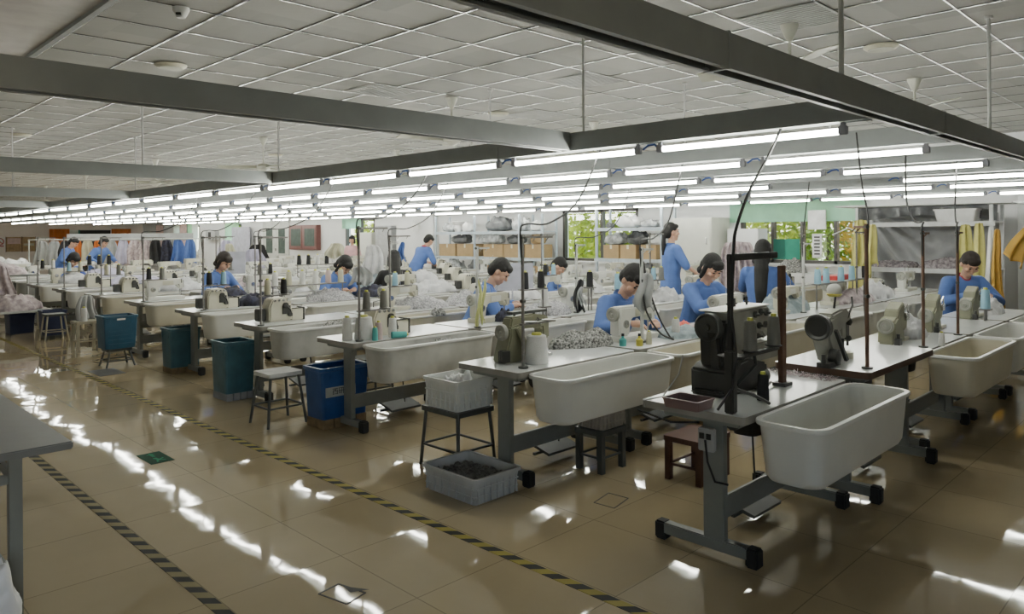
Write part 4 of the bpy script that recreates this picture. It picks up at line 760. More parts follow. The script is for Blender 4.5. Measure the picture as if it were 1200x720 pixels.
def stool(x, y, w_, d_, h, top, leg, label, round_leg=True, splay=.05, name='stool'):
    t = thing(name, label, 'stool', (x, y, 0)); MB().rings([rr(w_, d_, .02, h - .035), rr(w_, d_, .02, h)]).build('seat', [top], t, ang=40)
    for sx in (-1, 1):
        for sy in (-1, 1):
            a = (sx * (w_ / 2 - .03), sy * (d_ / 2 - .03), h - .035); b_ = (sx * (w_ / 2 - .03 + splay), sy * (d_ / 2 - .03 + splay), 0)
            if round_leg: MB().cyl(b_, a, .013).build('leg', [leg], t)
            else: MB().bb(a[0] - .02, a[0] + .02, a[1] - .02, a[1] + .02, 0, h - .035).build('leg', [leg], t)
    k = h * .35; q = splay * .65; b = MB()
    for sx in (-1, 1): b.cyl((sx * (w_ / 2 - .03 + q), -(d_ / 2 - .03 + q), k), (sx * (w_ / 2 - .03 + q), (d_ / 2 - .03 + q), k), .009)
    for sy in (-1, 1): b.cyl((-(w_ / 2 - .03 + q), sy * (d_ / 2 - .03 + q), k), ((w_ / 2 - .03 + q), sy * (d_ / 2 - .03 + q), k), .009)
    b.build('stretcher', [leg], t); return t
stool(3.58, 4.16, .36, .42, .435, 'steeldark', 'steeldark', 'dark stool carrying the white crate behind the second row', splay=.03)
stool(3.26, 6.27, .33, .30, .47, 'stooltop', 'steeldark', 'pale-topped stool beside the royal blue bin')
stool(3.72, 8.05, .36, .3, .46, 'stooltop', 'steeldark', 'pale-topped stool behind the fourth row table')
stool(3.23, 10.57, .30, .26, .235, 'steeldark', 'steeldark', 'low dark stool under the wide teal bin')
stool(3.32, 12.25, .34, .32, .45, 'stoolw', 'stoolw', 'square pale wooden stool at the seventh row', False, 0)
stool(4.55, 2.75, .4, .3, .30, 'stoolr', 'stoolr', 'low red-brown wooden stool behind the nearest table', False, 0)
stool(4.25, 3.36, .3, .26, .30, 'steeldark', 'steeldark', 'low dark stool with beige crate under the second row tub', False, 0)
stool(4.3, 6.35, .34, .3, .46, 'steeldark', 'steeldark', 'dark stool behind the third row table')
stool(6.3, 2.85, .34, .3, .46, 'steeldark', 'steeldark', 'dark stool behind the nearest row, in shadow')
stool(3.3, 13.9, .3, .3, .44, 'steeldark', 'stoolw', 'stool half hidden between the seventh and eighth rows')
def crate(x0, x1, y0, y1, zb, zt, m, label, open_grid=True, fill=None):
    cx, cy, w_, d_ = (x0 + x1) / 2, (y0 + y1) / 2, x1 - x0, y1 - y0; h = zt - zb; t = thing('plastic_crate', label, 'crate', (cx, cy, zb))
    MB().rings([rr(w_ * .9, d_ * .9, .02, 0), rr(w_, d_, .022, h), rr(w_ - .022, d_ - .022, .016, h), rr(w_ * .9 - .02, d_ * .9 - .02, .016, .012)]).build('crate_body', [m], t, ang=50)
    MB().rings([rr(w_, d_, .022, h - .025), rr(w_ + .02, d_ + .02, .026, h - .022), rr(w_ + .02, d_ + .02, .026, h), rr(w_ - .02, d_ - .02, .018, h)], False, False).build('rim', [m], t, ang=50)
    if open_grid:
        b = MB()
        for k in range(7):
            q = -.42 + k * .14; s = .955; b.box((q * w_, -d_ * .482, h * .5), (.008, .014, h * .85), 0, R(-4)); b.box((-w_ * .482, q * d_, h * .5), (.014, .008, h * .85), 0, 0, R(4))
        for z in (.3, .6): b.box((0, -d_ * (.458 + z * .045), h * z), (w_ * .92, .012, .008)); b.box((-w_ * (.458 + z * .045), 0, h * z), (.012, d_ * .92, .008))
        b.build('lattice', [m], t)
    return t
crate(3.40, 3.77, 3.96, 4.33, .436, .655, 'crate', 'white lattice crate on the dark stool in the second row')
crate(3.08, 3.48, 3.42, 3.94, 0, .17, 'crategrey', 'grey translucent box of thread scraps on the floor by the second row')
b = MB().grid(lambda u, v: (3.28 + (u - .5) * .32, 3.68 + (v - .5) * .44, .115 + .03 * noise.noise(Vector((u * 8, v * 8, 2))) + .02 * noise.noise(Vector((u * 25, v * 25, 4)))), 26, 26); o = tag(b.build('thread_scraps', ['scraps'], ang=180), 'grey thread scraps filling the floor box', 'scraps', None, 'stuff')
crate(4.12, 4.40, 3.24, 3.48, .302, .45, 'beigecrate', 'beige lattice crate under the second row tub')
pile(3.58, 4.15, .50, .3, .28, .2, 'bagwhite', 'white plastic bag of pieces in the lattice crate', 55.)
o = hang(3.36, 12.35, .45, .82, .28, 'swatch', 'grey jacket hung over the pale wooden stool', .2, 3.)
put_cone('cw', 3.27, 12.16, .452, 'large, standing on the pale wooden stool', 1.3)

t = thing('worktable', 'grey-topped table in the left foreground with square steel legs', 'table', (0, 0, 0))
b = MB(); b.bb(-.45, .975, 3.80, 5.75, .735, .77); b.build('tabletop', [mat('dull grey laminate', (.17, .175, .175), .35, var=.05)], t, bevel=.006)
for lx in (.76, -.38):
    for ly in (3.86, 5.66): MB().bb(lx - .025, lx + .025, ly - .025, ly + .025, 0, .735).build('leg', ['steel'], t, bevel=.003)
b = MB().bb(-.38, .76, 3.85, 3.87, .62, .66).bb(.75, .77, 3.86, 5.66, .62, .66).bb(.75, .77, 3.86, 5.66, .17, .2).bb(-.38, .76, 3.85, 3.87, .17, .20); b.build('rail', ['steel'], t)
def bag(x, y, z, w_, d_, h, m, label, seed, name='plastic_bag'):
    b = MB(); b.ell((0, 0, 0), (1, 1, 1), None, 40, 24); out = []
    for v in b.v:
        p = Vector(v); q = Vector([math.copysign(abs(c) ** .62, c) for c in p]); f = Vector((p.x * w_ * 4, p.y * d_ * 4, p.z * h * 4)) + Vector((seed, seed * .7, 0))
        nz = .20 * noise.noise(f * 1.2) + .16 * abs(noise.noise(f * 2.6)) + .10 * abs(noise.noise(f * 5.5))
        k = .84 + nz; tz = .5 + .5 * q.z; top = 1 - .35 * max(0, p.z) ** 2
        out.append((q.x * w_ * .43 * k * top, q.y * d_ * .46 * k * top, max(0., tz * h * (.86 + .5 * noise.noise(Vector((p.x * 2 + seed, p.y * 2.5, 3)))))))
    b.v = out
    o = b.build(name, [m], ang=180); o.location = (x, y, z); return tag(o, label, 'bag', 'plastic bags')
bag(.655, 3.69, 0, .2, .24, .36, 'bagwhite', 'white plastic bag on the floor under the foreground table', 3.)

# ------------------------------------------------------------------ people
DG = lambda: bpy.context.evaluated_depsgraph_get()
def remesh(mb, vox, name, m, parent, smooth_it=4):
    me = bpy.data.meshes.new(name); me.from_pydata(mb.v, [], mb.f); bm = bmesh.new(); bm.from_mesh(me); bmesh.ops.recalc_face_normals(bm, faces=bm.faces); bm.to_mesh(me); bm.free()
    o = bpy.data.objects.new(name, me); COL.objects.link(o)
    r_ = o.modifiers.new('r', 'REMESH'); r_.mode = 'VOXEL'; r_.voxel_size = vox
    if smooth_it: s_ = o.modifiers.new('s', 'SMOOTH'); s_.iterations = smooth_it; s_.factor = .5
    bpy.context.view_layer.update(); m2 = bpy.data.meshes.new_from_object(o.evaluated_get(DG())); o.modifiers.clear(); o.data = m2; bpy.data.meshes.remove(me)
    m2.materials.clear(); m2.materials.append(M[m]); m2.polygons.foreach_set('use_smooth', [True] * len(m2.polygons)); o.parent = parent; return o
def ik(a, c, l1, l2, pole):
    a = Vector(a); c = Vector(c); dd = c - a; L = min(dd.length, (l1 + l2) * .995); n = dd.normalized(); p = Vector(pole); p = (p - n * p.dot(n)).normalized()
    x = (l1 * l1 - l2 * l2 + L * L) / (2 * L); h = math.sqrt(max(0, l1 * l1 - x * x)); return a + n * x + p * h, a + n * L
def person(label, x, y, face, pose='sit', lean=.3, hp=.5, hy=0., hair='short', hands=((-.10, .46, .30), (.12, .46, .30)), sleeves='long', S=1.08, vox=.012, seat=.50, hairm='hair', jm='jacket', collar=None, z=0., torso=.50, group='workers in blue uniforms', shrug=0.):
    # local frame: +y forward, +x to the person's right... hands are offsets from the hip
    t = thing('person', label, 'person', (x, y, z), face - PI / 2, group); t.scale = (S,) * 3
    hip = Vector((0, 0, seat if pose == 'sit' else .86)); up = Vector((0, math.sin(lean), math.cos(lean))); fw = Vector((0, math.cos(lean), -math.sin(lean)))
    waist = hip + up * .18; chest = hip + up * (torso * .74); neck = hip + up * torso
    shl = [neck + Vector((s * .175, 0, 0)) - up * (.06 - shrug) for s in (-1, 1)]
    hu = Vector((0, math.sin(lean * .5 + hp), math.cos(lean * .5 + hp))); hf = Vector((0, math.cos(lean * .5 + hp), -math.sin(lean * .5 + hp)))
    RZ = Matrix.Rotation(hy, 3, up); hu = RZ @ hu; hf = RZ @ hf; hr = hf.cross(hu)
    HR = Matrix((hr, hf, hu)).transposed(); hc = neck + up * .05 + hu * .13
    hs = 1.12; hc = hc + hu * .012; HR = HR * hs
    H = lambda a, b_, c: hc + HR @ Vector((a, b_, c))
    b = MB()
    # trunk as elliptical loft
    def loft(mb, infl, top=True):
        rs = []
        for q, wx, wy, off in [(-.08, .15, .11, 0), (0, .17, .125, 0), (.12, .155, .11, 0), (.24, .165, .115, .01), (torso * .74, .185, .12, .01), (torso * .88, .18, .10, 0), (torso * .97, .10, .075, 0)]:
            c_ = hip + up * q + fw * off; rs.append([c_ + Vector((math.cos(a) * (wx + infl), 0, 0)) + fw * math.sin(a) * (wy + infl) for a in [2 * PI * k / 16 for k in range(16)]])
        mb.rings(rs)
    loft(b, 0)
    b.cap(neck - up * .06, neck + up * .03 + hu * .05, .056, .05)
    # head: skull, jaw, nose, brow, lips, ears
    b.ell(H(0, -.008, .018), (.074, .092, .098), HR); b.ell(H(0, .022, -.045), (.056, .064, .068), HR); b.ell(H(0, .06, -.092), (.026, .024, .02), HR)
    b.cap(H(0, .082, .012), H(0, .098, -.022), .009, .015); b.ell(H(0, .078, .028), (.05, .014, .012), HR); b.ell(H(0, .080, -.058), (.024, .012, .008), HR); b.ell(H(0, .077, -.07), (.02, .012, .008), HR)
    for s in (-1, 1): b.ell(H(s * .076, -.005, -.008), (.012, .022, .032), HR); b.ell(H(s * .04, .06, -.025), (.026, .024, .024), HR)
    jk = MB(); loft(jk, .018)
    handpos = []
    for s, sh, hd in ((-1, shl[0], hands[0]), (1, shl[1], hands[1])):
        tgt = hip + Vector(hd); el, wr = ik(sh, tgt, .29, .25, (s * .9, -.35, -.6))
        b.cap(sh, el, .042, .036); b.cap(el, wr, .036, .026)
        fd = (wr - el).normalized(); fd = (fd + Vector((-s * .15, .35, -.25))).normalized(); side = Vector((0, 0, 1)).cross(fd).normalized(); nrm = fd.cross(side)
        pm = wr + fd * .045; b.cap(wr, pm + fd * .02, .026, .03)
        for k in range(4):
            q = (k - 1.5) * .019; L_ = (.062, .074, .070, .054)[k] if s > 0 else (.054, .070, .074, .062)[k]; a0 = pm + fd * .03 + side * q; a1 = a0 + fd * L_ * .5 - nrm * .008; a2 = a1 + fd * L_ * .42 - nrm * .026
            b.cap(a0, a1, .0095, .009, 8); b.cap(a1, a2, .009, .0075, 8)
        th0 = wr + fd * .025 + side * (.024 * s) ; th1 = th0 + fd * .03 + side * (.028 * s) - nrm * .008; th2 = th1 + fd * .03 - nrm * .01 + side * (.004 * s); b.cap(th0, th1, .012, .011, 8); b.cap(th1, th2, .011, .009, 8)
        jk.cap(sh, el, .078, .064); jk.cap(sh, neck - up * .03, .07, .06)
        if sleeves == 'long': jk.cap(el, el + (wr - el) * .86, .064, .05); c0 = el + (wr - el) * .84
        handpos.append((el, wr))
    # legs
    pn = MB(); feet = []
    for s in (-1, 1):
        hj = hip + Vector((s * .09, 0, -.04))
        if pose == 'sit': kn = Vector((s * .12, .34, seat - .0)); an = Vector((s * .13, .28, .09))
        else: kn = Vector((s * .10, .02, .46)); an = Vector((s * .11, -.01 + .05 * s, .09))
        b.cap(hj, kn, .085, .056); b.cap(kn, an, .055, .036); b.cap(an, an + Vector((0, .13, -.055)), .036, .03)
        pn.cap(hj, kn, .1, .072); pn.cap(kn, an + Vector((0, 0, .03)), .07, .06); feet.append(an)
    pn.ell(hip, (.175, .14, .12))
    jk.cap(hip + Vector((-.06, 0, -.03)), hip + Vector((.06, 0, -.03)), .145, .145) if pose == 'sit' else jk.rings([[hip + up * q + Vector((math.cos(a) * wx, 0, 0)) + fw * math.sin(a) * wy for a in [2 * PI * k / 16 for k in range(16)]] for q, wx, wy in [(-.2, .2, .15), (-.05, .195, .148), (.06, .185, .14)]])
    body = remesh(b, vox * .62, 'body', 'skin', t, 2)
    remesh(jk, vox, 'jacket', jm, t, 5); remesh(pn, vox * 1.4, 'trousers', 'pants', t, 4)
    for an in feet:
        q = MB(); q.cap(an + Vector((0, -.04, -.045)), an + Vector((0, .17, -.055)), .044, .038); remesh(q, .012, 'shoe', 'blackcloth', t, 3)
    # collar
    cu = up; c_ = neck - up * .005; q = MB(); rs = []
    for dz, rx, ry in ((-.03, .088, .078), (.02, .074, .066), (.035, .068, .06), (.02, .062, .055), (-.03, .07, .06)): rs.append([c_ + up * dz + Vector((math.cos(a) * rx, 0, 0)) + fw * (math.sin(a) * ry - (.012 if dz > 0 else 0)) for a in [2 * PI * k / 20 for k in range(20)]])
    q.rings(rs, False, False).build('collar', [collar or jm], t, ang=60)
    # hair
    hb = MB(); hb.ell(H(0, -.022, .038), (.084, .094, .096), HR); hb.ell(H(0, -.055, -.005), (.076, .062, .085), HR)
    if hair in ('short', 'bob', 'long', 'pony'): hb.ell(H(0, .048, .078), (.062, .04, .034), HR)
    if hair == 'bob':
        for s in (-1, 1): hb.cap(H(s * .07, .0, .02), H(s * .076, .012, -.085), .026, .022)
        hb.ell(H(0, .066, .058), (.06, .028, .03), HR); hb.cap(H(-.04, -.06, -.07), H(.04, -.06, -.07), .042, .042)
    if hair == 'short':
        for s in (-1, 1): hb.cap(H(s * .066, .015, .05), H(s * .072, -.015, -.005), .02, .014)
        hb.ell(H(0, .06, .064), (.056, .03, .028), HR)
    if hair == 'long':
        back = hip + up * .16 - fw * .13
        hb.cap(H(0, -.05, -.02), neck - fw * .09 - up * .02, .08, .08); hb.cap(neck - fw * .09 - up * .02, back + up * .06, .085, .07); hb.cap(back + up * .06, back - up * .06, .07, .055)
        for s in (-1, 1): hb.cap(H(s * .07, -.01, .02), H(s * .075, -.04, -.11), .026, .03)
    if hair == 'pony':
        tl = neck - fw * .13 - up * .14
        hb.ell(H(0, -.105, .0), (.036, .034, .04), HR); hb.cap(H(0, -.11, -.01), neck - fw * .125, .03, .036); hb.cap(neck - fw * .125, tl, .036, .02)
    ho = remesh(hb, vox * .7, 'hair', hairm, t, 2)
    e = MB()
    for s in (-1, 1): e.ell(H(s * .03, .0795, .008), (.0125, .007, .006), HR, 10, 6)
    e.build('eyes', ['ck'], t)
    e = MB()
    for s in (-1, 1): e.ell(H(s * .032, .086, .033), (.017, .006, .004), HR, 8, 6)
    e.build('eyebrows', [hairm], t)
    MB().ell(H(0, .0895, -.063), (.02, .004, .006), HR, 10, 6).build('lips', ['cp'], t)
    return t
A_ = R(-90)
person('person in blue uniform bent over the white machine in the second row, short black hair', 5.86, 4.55, R(-95), lean=.38, hp=.65, hy=-.1, hands=((-.02, .52, .27), (.22, .47, .27)), hair='short', vox=.009, S=1.12)
person('person in blue uniform smiling down at work behind the big dark machine', 7.50, 4.58, R(-104), lean=.33, hp=.5, hy=-.1, hands=((-.2, .48, .28), (.08, .5, .36)), hair='bob', vox=.009, S=1.14)
person('woman standing in blue short-sleeved uniform with low ponytail beside the locker', 9.95, 6.46, R(-32), 'stand', lean=.03, hp=.02, hy=-.1, hair='pony', hands=((-.16, .30, .22), (.2, .30, .16)), sleeves='short', vox=.011, S=1.05, torso=.56)
person('woman with long black hair in blue uniform turned to the right window', 9.35, 4.65, R(18), lean=.08, hp=.2, hy=-.3, hair='long', hands=((-.12, .45, .25), (.16, .42, .25)), vox=.011, S=1.14, seat=.56)
person('person in blue uniform leaning left at the far right between yellow strips', 10.9, 2.76, R(-135), lean=.34, hp=.55, hy=-.1, hair='short', hairm='hairb', hands=((-.12, .44, .28), (.14, .44, .28)), collar='collar', vox=.011, S=1.12, jm='jacket')
person('person with bob hair looking down at the fifth row white machine', 6.1, 10.12, R(-80), lean=.4, hp=.7, hair='bob', hands=((-.1, .42, .27), (.14, .42, .27)), vox=.012, S=1.12)
person('person with fluffy dark hair sewing in the sixth row, white shirt front', 5.05, 11.95, R(-68), lean=.32, hp=.45, hair='bob', hairm='hairb', hands=((-.1, .4, .27), (.14, .4, .27)), vox=.013, S=1.12)
person('person in blue with red collar bending toward the wall behind the middle rows', 10.7, 13.9, R(0), 'stand', lean=.55, hp=.4, hair='short', hands=((-.1, .4, .1), (.14, .42, .08)), collar='collar', vox=.014, S=1.06)
person('person with black hair and dark vest turned away in the fifth row', 7.25, 9.95, R(60), lean=.2, hp=.5, hair='long', jm='blackcloth', hands=((-.1, .4, .27), (.14, .4, .27)), vox=.013, S=1.1)
person('person in blue facing away to the right at the third row cream machine', 5.80, 6.48, R(-45), lean=.38, hp=.55, hy=-.1, hair='short', hands=((-.12, .44, .27), (.14, .42, .27)), vox=.010, S=1.12)
person('person with pale face bowed, standing at far left by the orange curtain', 5.5, 22.6, R(-40), 'stand', lean=.5, hp=.4, hair='short', hands=((-.1, .4, .1), (.14, .4, .1)), vox=.016, S=1.05)
person('person seated low at the far left behind black cones', 4.36, 17.65, R(-70), lean=.4, hp=.6, hair='bob', jm='jacketdk', hands=((-.1, .4, .27), (.14, .4, .27)), vox=.016, S=1.1)
person('person with arms spread at the far left table before the garment rack', 6.3, 22.3, R(-60), 'stand', lean=.35, hp=.4, hair='bob', hands=((-.3, .36, .1), (.32, .36, .1)), vox=.016, S=1.03)
person('person in pink top and dark trousers standing far behind the middle rows', 12.75, 19.7, R(-150), 'stand', lean=.05, hp=.1, hair='bob', jm='pink', hands=((-.2, .15, -.05), (.2, .15, -.05)), vox=.016, S=.98, group='workers')
person('person in blue mostly hidden by the pale board in the third row', 8.75, 8.15, R(-60), lean=.4, hp=.6, hair='short', hands=((-.1, .4, .27), (.14, .4, .27)), vox=.014, S=1.05)
t = thing('swivel_chair', 'black swivel chair backrest beside the middle window', 'chair', (9.45, 8.28, 0), R(40))
MB().rings([rr(.42, .42, .1, .44), rr(.44, .44, .1, .5)]).build('seat', ['blackcloth'], t); b = MB(); b.ell((0, .24, .95), (.21, .035, .22)); b.build('backrest', ['blackcloth'], t); MB().cyl((0, 0, .06), (0, 0, .44), .03).tube([(0, .15, .47), (0, .28, .6), (0, .26, .85)], .02).build('column', ['black'], t)
for k in range(5): MB().tube([(0, 0, .09), (.28 * math.cos(k * 1.2566), .28 * math.sin(k * 1.2566), .03)], .02).build('leg', ['black'], t)

# ------------------------------------------------------------------ shelves on the right wall
def rackshelf(name, x0, x1, y0, y1, zt, levels, posts, m, label, mid=None):
    t = thing(name, label, 'shelf rack', (x0, y0, 0)); W_, D_ = x1 - x0, y1 - y0
    for py in posts:
        for px in (0, W_ - .05): MB().bb(px, px + .05, py - y0 - .025, py - y0 + .025, 0, zt).build('post', [m], t)
    for z in levels:
        MB().bb(.01, W_ - .01, .02, D_ - .02, z - .02, z).bb(-.002, .03, 0, D_, z - .075, z).build('shelf_board', [m], t)
    return t
SX0, SX1 = 14.35, 14.95
rackshelf('storage_rack', SX0, SX1, 13.2, 17.7, 2.2, [.45, 1.02, 1.74], [13.25, 14.1, 15.9, 17.65], 'rack', 'pale blue steel rack with boxes and bags by the pillar')
rackshelf('storage_rack', SX0, SX1, 9.5, 11.5, 2.25, [.45, 1.06, 1.80], [9.56, 11.44], 'rack', 'pale blue steel rack in front of the middle window')
def cbox(x, y, z, sx, sy, sz, label, m='card'):
    t = thing('cardboard_box', label, 'box', (x, y, z), random.uniform(-.04, .04), 'boxes on the racks'); MB().bb(-sx / 2, sx / 2, -sy / 2, sy / 2, 0, sz).build('box', [m], t, bevel=.006); MB().bb(-sx / 2 - .002, sx / 2 + .002, -.03, .03, sz * .7, sz + .002).build('packing_tape', ['ivory'], t)
for i, (y, s) in enumerate([(17.2, .75), (16.4, .7)]): cbox(14.66, y, 1.021, .45, s, .36, ['cardboard box at the left end of the pillar rack, middle shelf', 'second cardboard box from the left on the pillar rack'][i])
for i, (y, s) in enumerate([(15.2, .8), (14.45, .65), (13.65, .6)]): cbox(14.66, y, 1.021, .45, s, .36, ['cardboard box in the centre of the pillar rack, middle shelf', 'cardboard box right of centre on the pillar rack, middle shelf', 'cardboard box at the right end of the pillar rack, middle shelf'][i])
cbox(14.66, 14.95, .451, .45, 1.0, .34, 'cardboard box on the bottom shelf of the pillar rack, left of two'); cbox(14.66, 13.8, .451, .45, .8, .34, 'cardboard box on the bottom shelf of the pillar rack, right of two')
for i, y in enumerate([11.05, 10.55, 10.0]): cbox(14.66, y, 1.061, .45, .46, .33, ['cardboard box on the window rack, left of three', 'cardboard box on the window rack, middle of three', 'cardboard box on the window rack, right of three'][i])
BG = [(14.6, 17.2, 1.745, .4, .7, .3, 'bag', 'clear bag on the top shelf of the pillar rack, far left'), (14.6, 16.4, 1.745, .4, .5, .3, 'bagwhite', 'white bag on the top shelf of the pillar rack'), (14.7, 15.2, 1.745, .4, 1.1, .42, 'baggrey', 'dark grey bag on the top shelf of the pillar rack'), (14.6, 14.2, 1.745, .4, .7, .38, 'bag', 'crumpled clear bag on the top shelf of the pillar rack, right'), (14.6, 13.6, 1.745, .4, .5, .3, 'bagwhite', 'white bag at the top right of the pillar rack'),
      (14.6, 16.7, 1.39, .4, .9, .28, 'baggrey', 'grey bag on the boxes of the pillar rack, left'), (14.6, 15.4, 1.39, .4, 1.1, .28, 'bag', 'clear bag on the boxes of the pillar rack, centre'), (14.6, 14.4, 1.39, .4, .7, .26, 'baggrey', 'dark bag on the boxes of the pillar rack, right of centre'), (14.6, 13.6, 1.39, .4, .5, .3, 'card', 'brown sack at the right of the pillar rack'),
      (14.6, 17.0, .455, .42, .9, .45, 'bag', 'clear bag on the bottom shelf of the pillar rack, left'), (14.6, 16.0, .455, .42, .8, .5, 'baggrey', 'grey bag on the bottom shelf of the pillar rack'), (14.6, 11.0, 1.395, .42, .65, .3, 'bag', 'clear bag of pieces on the window rack boxes, left'), (14.6, 10.35, 1.395, .42, .6, .34, 'baggrey', 'dark bag on the window rack boxes, right of centre'), (14.6, 9.85, 1.395, .4, .45, .25, 'bagwhite', 'white bag on the window rack boxes, right'), (14.6, 10.6, 1.805, .45, .8, .3, 'bagwhite', 'white paper bundle on top of the window rack'), (14.6, 10.0, 1.805, .42, .6, .18, 'bag', 'grey bundle on top of the window rack, right'), (14.6, 11.2, 1.805, .2, .25, .12, 'baggrey', 'small black bundle on top of the window rack, left'),
      (14.6, 11.0, .455, .42, .7, .45, 'bag', 'clear bag on the bottom shelf of the window rack, left'), (14.6, 10.2, .455, .42, .7, .5, 'baggrey', 'grey bag on the bottom shelf of the window rack, right')]
for i, (x, y, z, a, b_, c_, m, l) in enumerate(BG): bag(x, y, z, a, b_, c_, m, l, i * 2.3)
t = thing('white_bowl', 'white stacked bowl on the top shelf of the pillar rack', 'bowl', (14.5, 16.75, 1.745)); MB().lathe((0, 0, 0), (0, 0, 1), [(0, .1), (.1, .14), (.2, .1), (.22, .16), (.3, .2), (.31, .18), (.24, .02)], 20).build('bowl', ['bagwhite'], t)
t = thing('locker', 'tall ivory steel locker between the window rack and the right window', 'locker', (14.55, 8.4, 0))
MB().bb(0, .8, 0, 1.02, 0, 2.0).build('cabinet', ['locker'], t, bevel=.01)
for k, (z0, z1) in enumerate([(.05, .98), (1.02, 1.95)]):
    dr = MB().bb(-.012, -.0, .03, .99, z0, z1).build('door', ['locker'], t, bevel=.004); MB().bb(-.03, -.012, .1, .13, (z0 + z1) / 2 - .08, (z0 + z1) / 2 + .08).build('handle', ['chrome'], dr)
t = thing('steel_cabinet', 'grey-white wall cabinet right of the ivory locker', 'cabinet', (15.0, 8.3 - .75, 0)); MB().bb(0, .45, 0, .72, 0, 1.75).build('cabinet', ['wall'], t, bevel=.008); dr = MB().bb(-.01, 0, .04, .68, .9, 1.7).build('door', ['wall'], t, bevel=.003); MB().bb(-.025, -.01, .6, .62, 1.2, 1.36).build('handle', ['chrome'], dr)
# pillar things
t = thing('wall_fan', 'white wall fan high on the pillar', 'fan', (15.27, 19.6, 1.97), PI)
MB().tube([(0, 0, 0), (.12, 0, .02), (.18, 0, .0)], .02).build('bracket', ['signwhite'], t); MB().lathe((.18, 0, 0), (1, 0, 0), [(0, .06), (.08, .05), (.1, .02)]).build('motor', ['signwhite'], t)
b = MB()
for rr_ in (.08, .14, .2, .26): b.tube([(.24 - .1 * (rr_ / .26) ** 2, rr_ * math.cos(k * .2618), rr_ * math.sin(k * .2618)) for k in range(25)], .006, 5)
b.build('cage', ['signwhite'], t)
b = MB()
for k in range(3): b.box((.2, .11 * math.cos(k * 2.094), .11 * math.sin(k * 2.094)), (.012, .09, .18), 0, k * 2.094 - PI / 2)
b.build('blades', ['board'], t)
t = thing('fuse_box', 'tall grey fuse cupboard left of the pillar', 'cupboard', (15.2, 21.1, 0)); MB().bb(0, .29, 0, .95, 0, 1.98).build('cupboard', ['fuse'], t, bevel=.006); dr = MB().bb(-.012, 0, .05, .9, .1, 1.9).build('door', ['fuse'], t, bevel=.003); MB().bb(-.03, -.012, .1, .13, 1.0, 1.15).build('handle', ['black'], dr)
t = thing('wall_cupboard', 'pale wall cupboard beside the small window', 'cupboard', (15.15, 21.1, .0)); t.location.y = 22.2; MB().bb(0, .3, 0, .9, .2, 1.75).build('cupboard', ['locker'], t, bevel=.006); MB().bb(-.01, 0, .05, .85, .95, 1.7).build('door', ['locker'], t)
t = MB().bb(15.44, 15.499, 28.7, 31.0, 0, 2.25); dd_ = struct(t, 'door_1', ['doorm'])
for y in (29.0, 30.1): MB().bb(15.42, 15.441, y, y + .55, .9, 1.95).build('pane', ['glassdk'], dd_)
MB().bb(15.40, 15.44, 29.75, 29.8, 1.0, 1.12).build('door_handle', ['chrome'], dd_)
t = thing('wall_cabinet', 'maroon glass-fronted cabinet on the wall right of the pale door', 'cabinet', (15.3, 26.2, 1.08)); MB().bb(0, .19, 0, 2.2, 0, 1.0).build('cabinet', ['maroon'], t, bevel=.006)
for k in range(2):
    dr = MB().bb(-.012, 0, .05 + k * 1.08, 1.03 + k * 1.08, .05, .95).build('door', ['maroon'], t); MB().bb(-.016, -.012, .15 + k * 1.08, .93 + k * 1.08, .15, .85).build('pane', ['glassdk'], dr)
tag(MB().bb(15.3, 15.34, 32.0, 33.8, .42, 2.06).build('partition_board', ['greyboard'], bevel=.004), 'tall lavender-grey board standing before the far windows', 'board')
t = thing('wall_box', 'small dark grey box on the wall left of the lavender board', 'box', (15.3, 35.6, 1.45)); MB().bb(0, .19, 0, 1.1, 0, .45).build('housing', ['fuse'], t); MB().bb(-.01, 0, .5, .8, .05, .4).build('panel', ['dark'], t)

# ------------------------------------------------------------------ tarpaulin shelf at the right
t = rackshelf('storage_rack', 13.85, 14.6, 2.95, 5.15, 2.1, [.42, 1.04, 1.83], [3.0, 5.08], 'rackw', 'white steel rack draped with grey tarpaulin at the right wall')
tag(MB().box((14.2, 4.05, 2.125), (.95, 2.75, .03)).build('top_board', ['board'], bevel=.004), 'wide white board laid on top of the tarpaulin rack', 'board')
def tarp(u, v):
    y = 5.25 - 2.15 * u; z = 1.98 - 1.7 * v
    a1 = math.atan2(u + .04, v + .04); r1 = math.hypot(u, v); a2 = math.atan2(1.02 - u, v + .05); r2 = math.hypot(1 - u, v)
    sw = .085 * math.sin(a1 * 22 + 4 * r1) * min(1, r1 * 2.2) * (1 - u) + .07 * math.sin(a2 * 15 + 3) * min(1, r2 * 2) * u + .02 * noise.noise(Vector((u * 5, v * 5, 1)))
    sag = .12 * math.sin(PI * u) * math.exp(-((v - .25 - .22 * math.sin(PI * u)) / .12) ** 2)
    return (14.84 - sw - sag, y, z)
tag(MB().grid(tarp, 90, 60).build('hanging_tarpaulin', ['tarp'], ang=180), 'grey tarpaulin hanging in swags across the white rack', 'tarpaulin')
tag(MB().grid(lambda u, v: (14.05 - .05 * math.sin(u * 20) * v, 5.15 - 2.2 * u, 2.1 - .26 * v * (1 - .4 * math.sin(PI * u))), 40, 8).build('hanging_tarpaulin', ['baggrey'], ang=180), 'dark plastic sheet under the top board of the tarpaulin rack', 'tarpaulin')
t = thing('storage_bin', 'white plastic bin on the upper shelf of the tarpaulin rack', 'bin', (14.0, 3.5, 1.831)); MB().rings([rr(.4, .55, .03, 0), rr(.45, .62, .03, .2), rr(.42, .59, .03, .2), rr(.37, .52, .03, .02)]).build('bin_body', ['board'], t); MB().rings([rr(.45, .62, .03, .18), rr(.48, .65, .03, .18), rr(.48, .65, .03, .205), rr(.43, .6, .03, .205)], False, False).build('rim', ['board'], t)
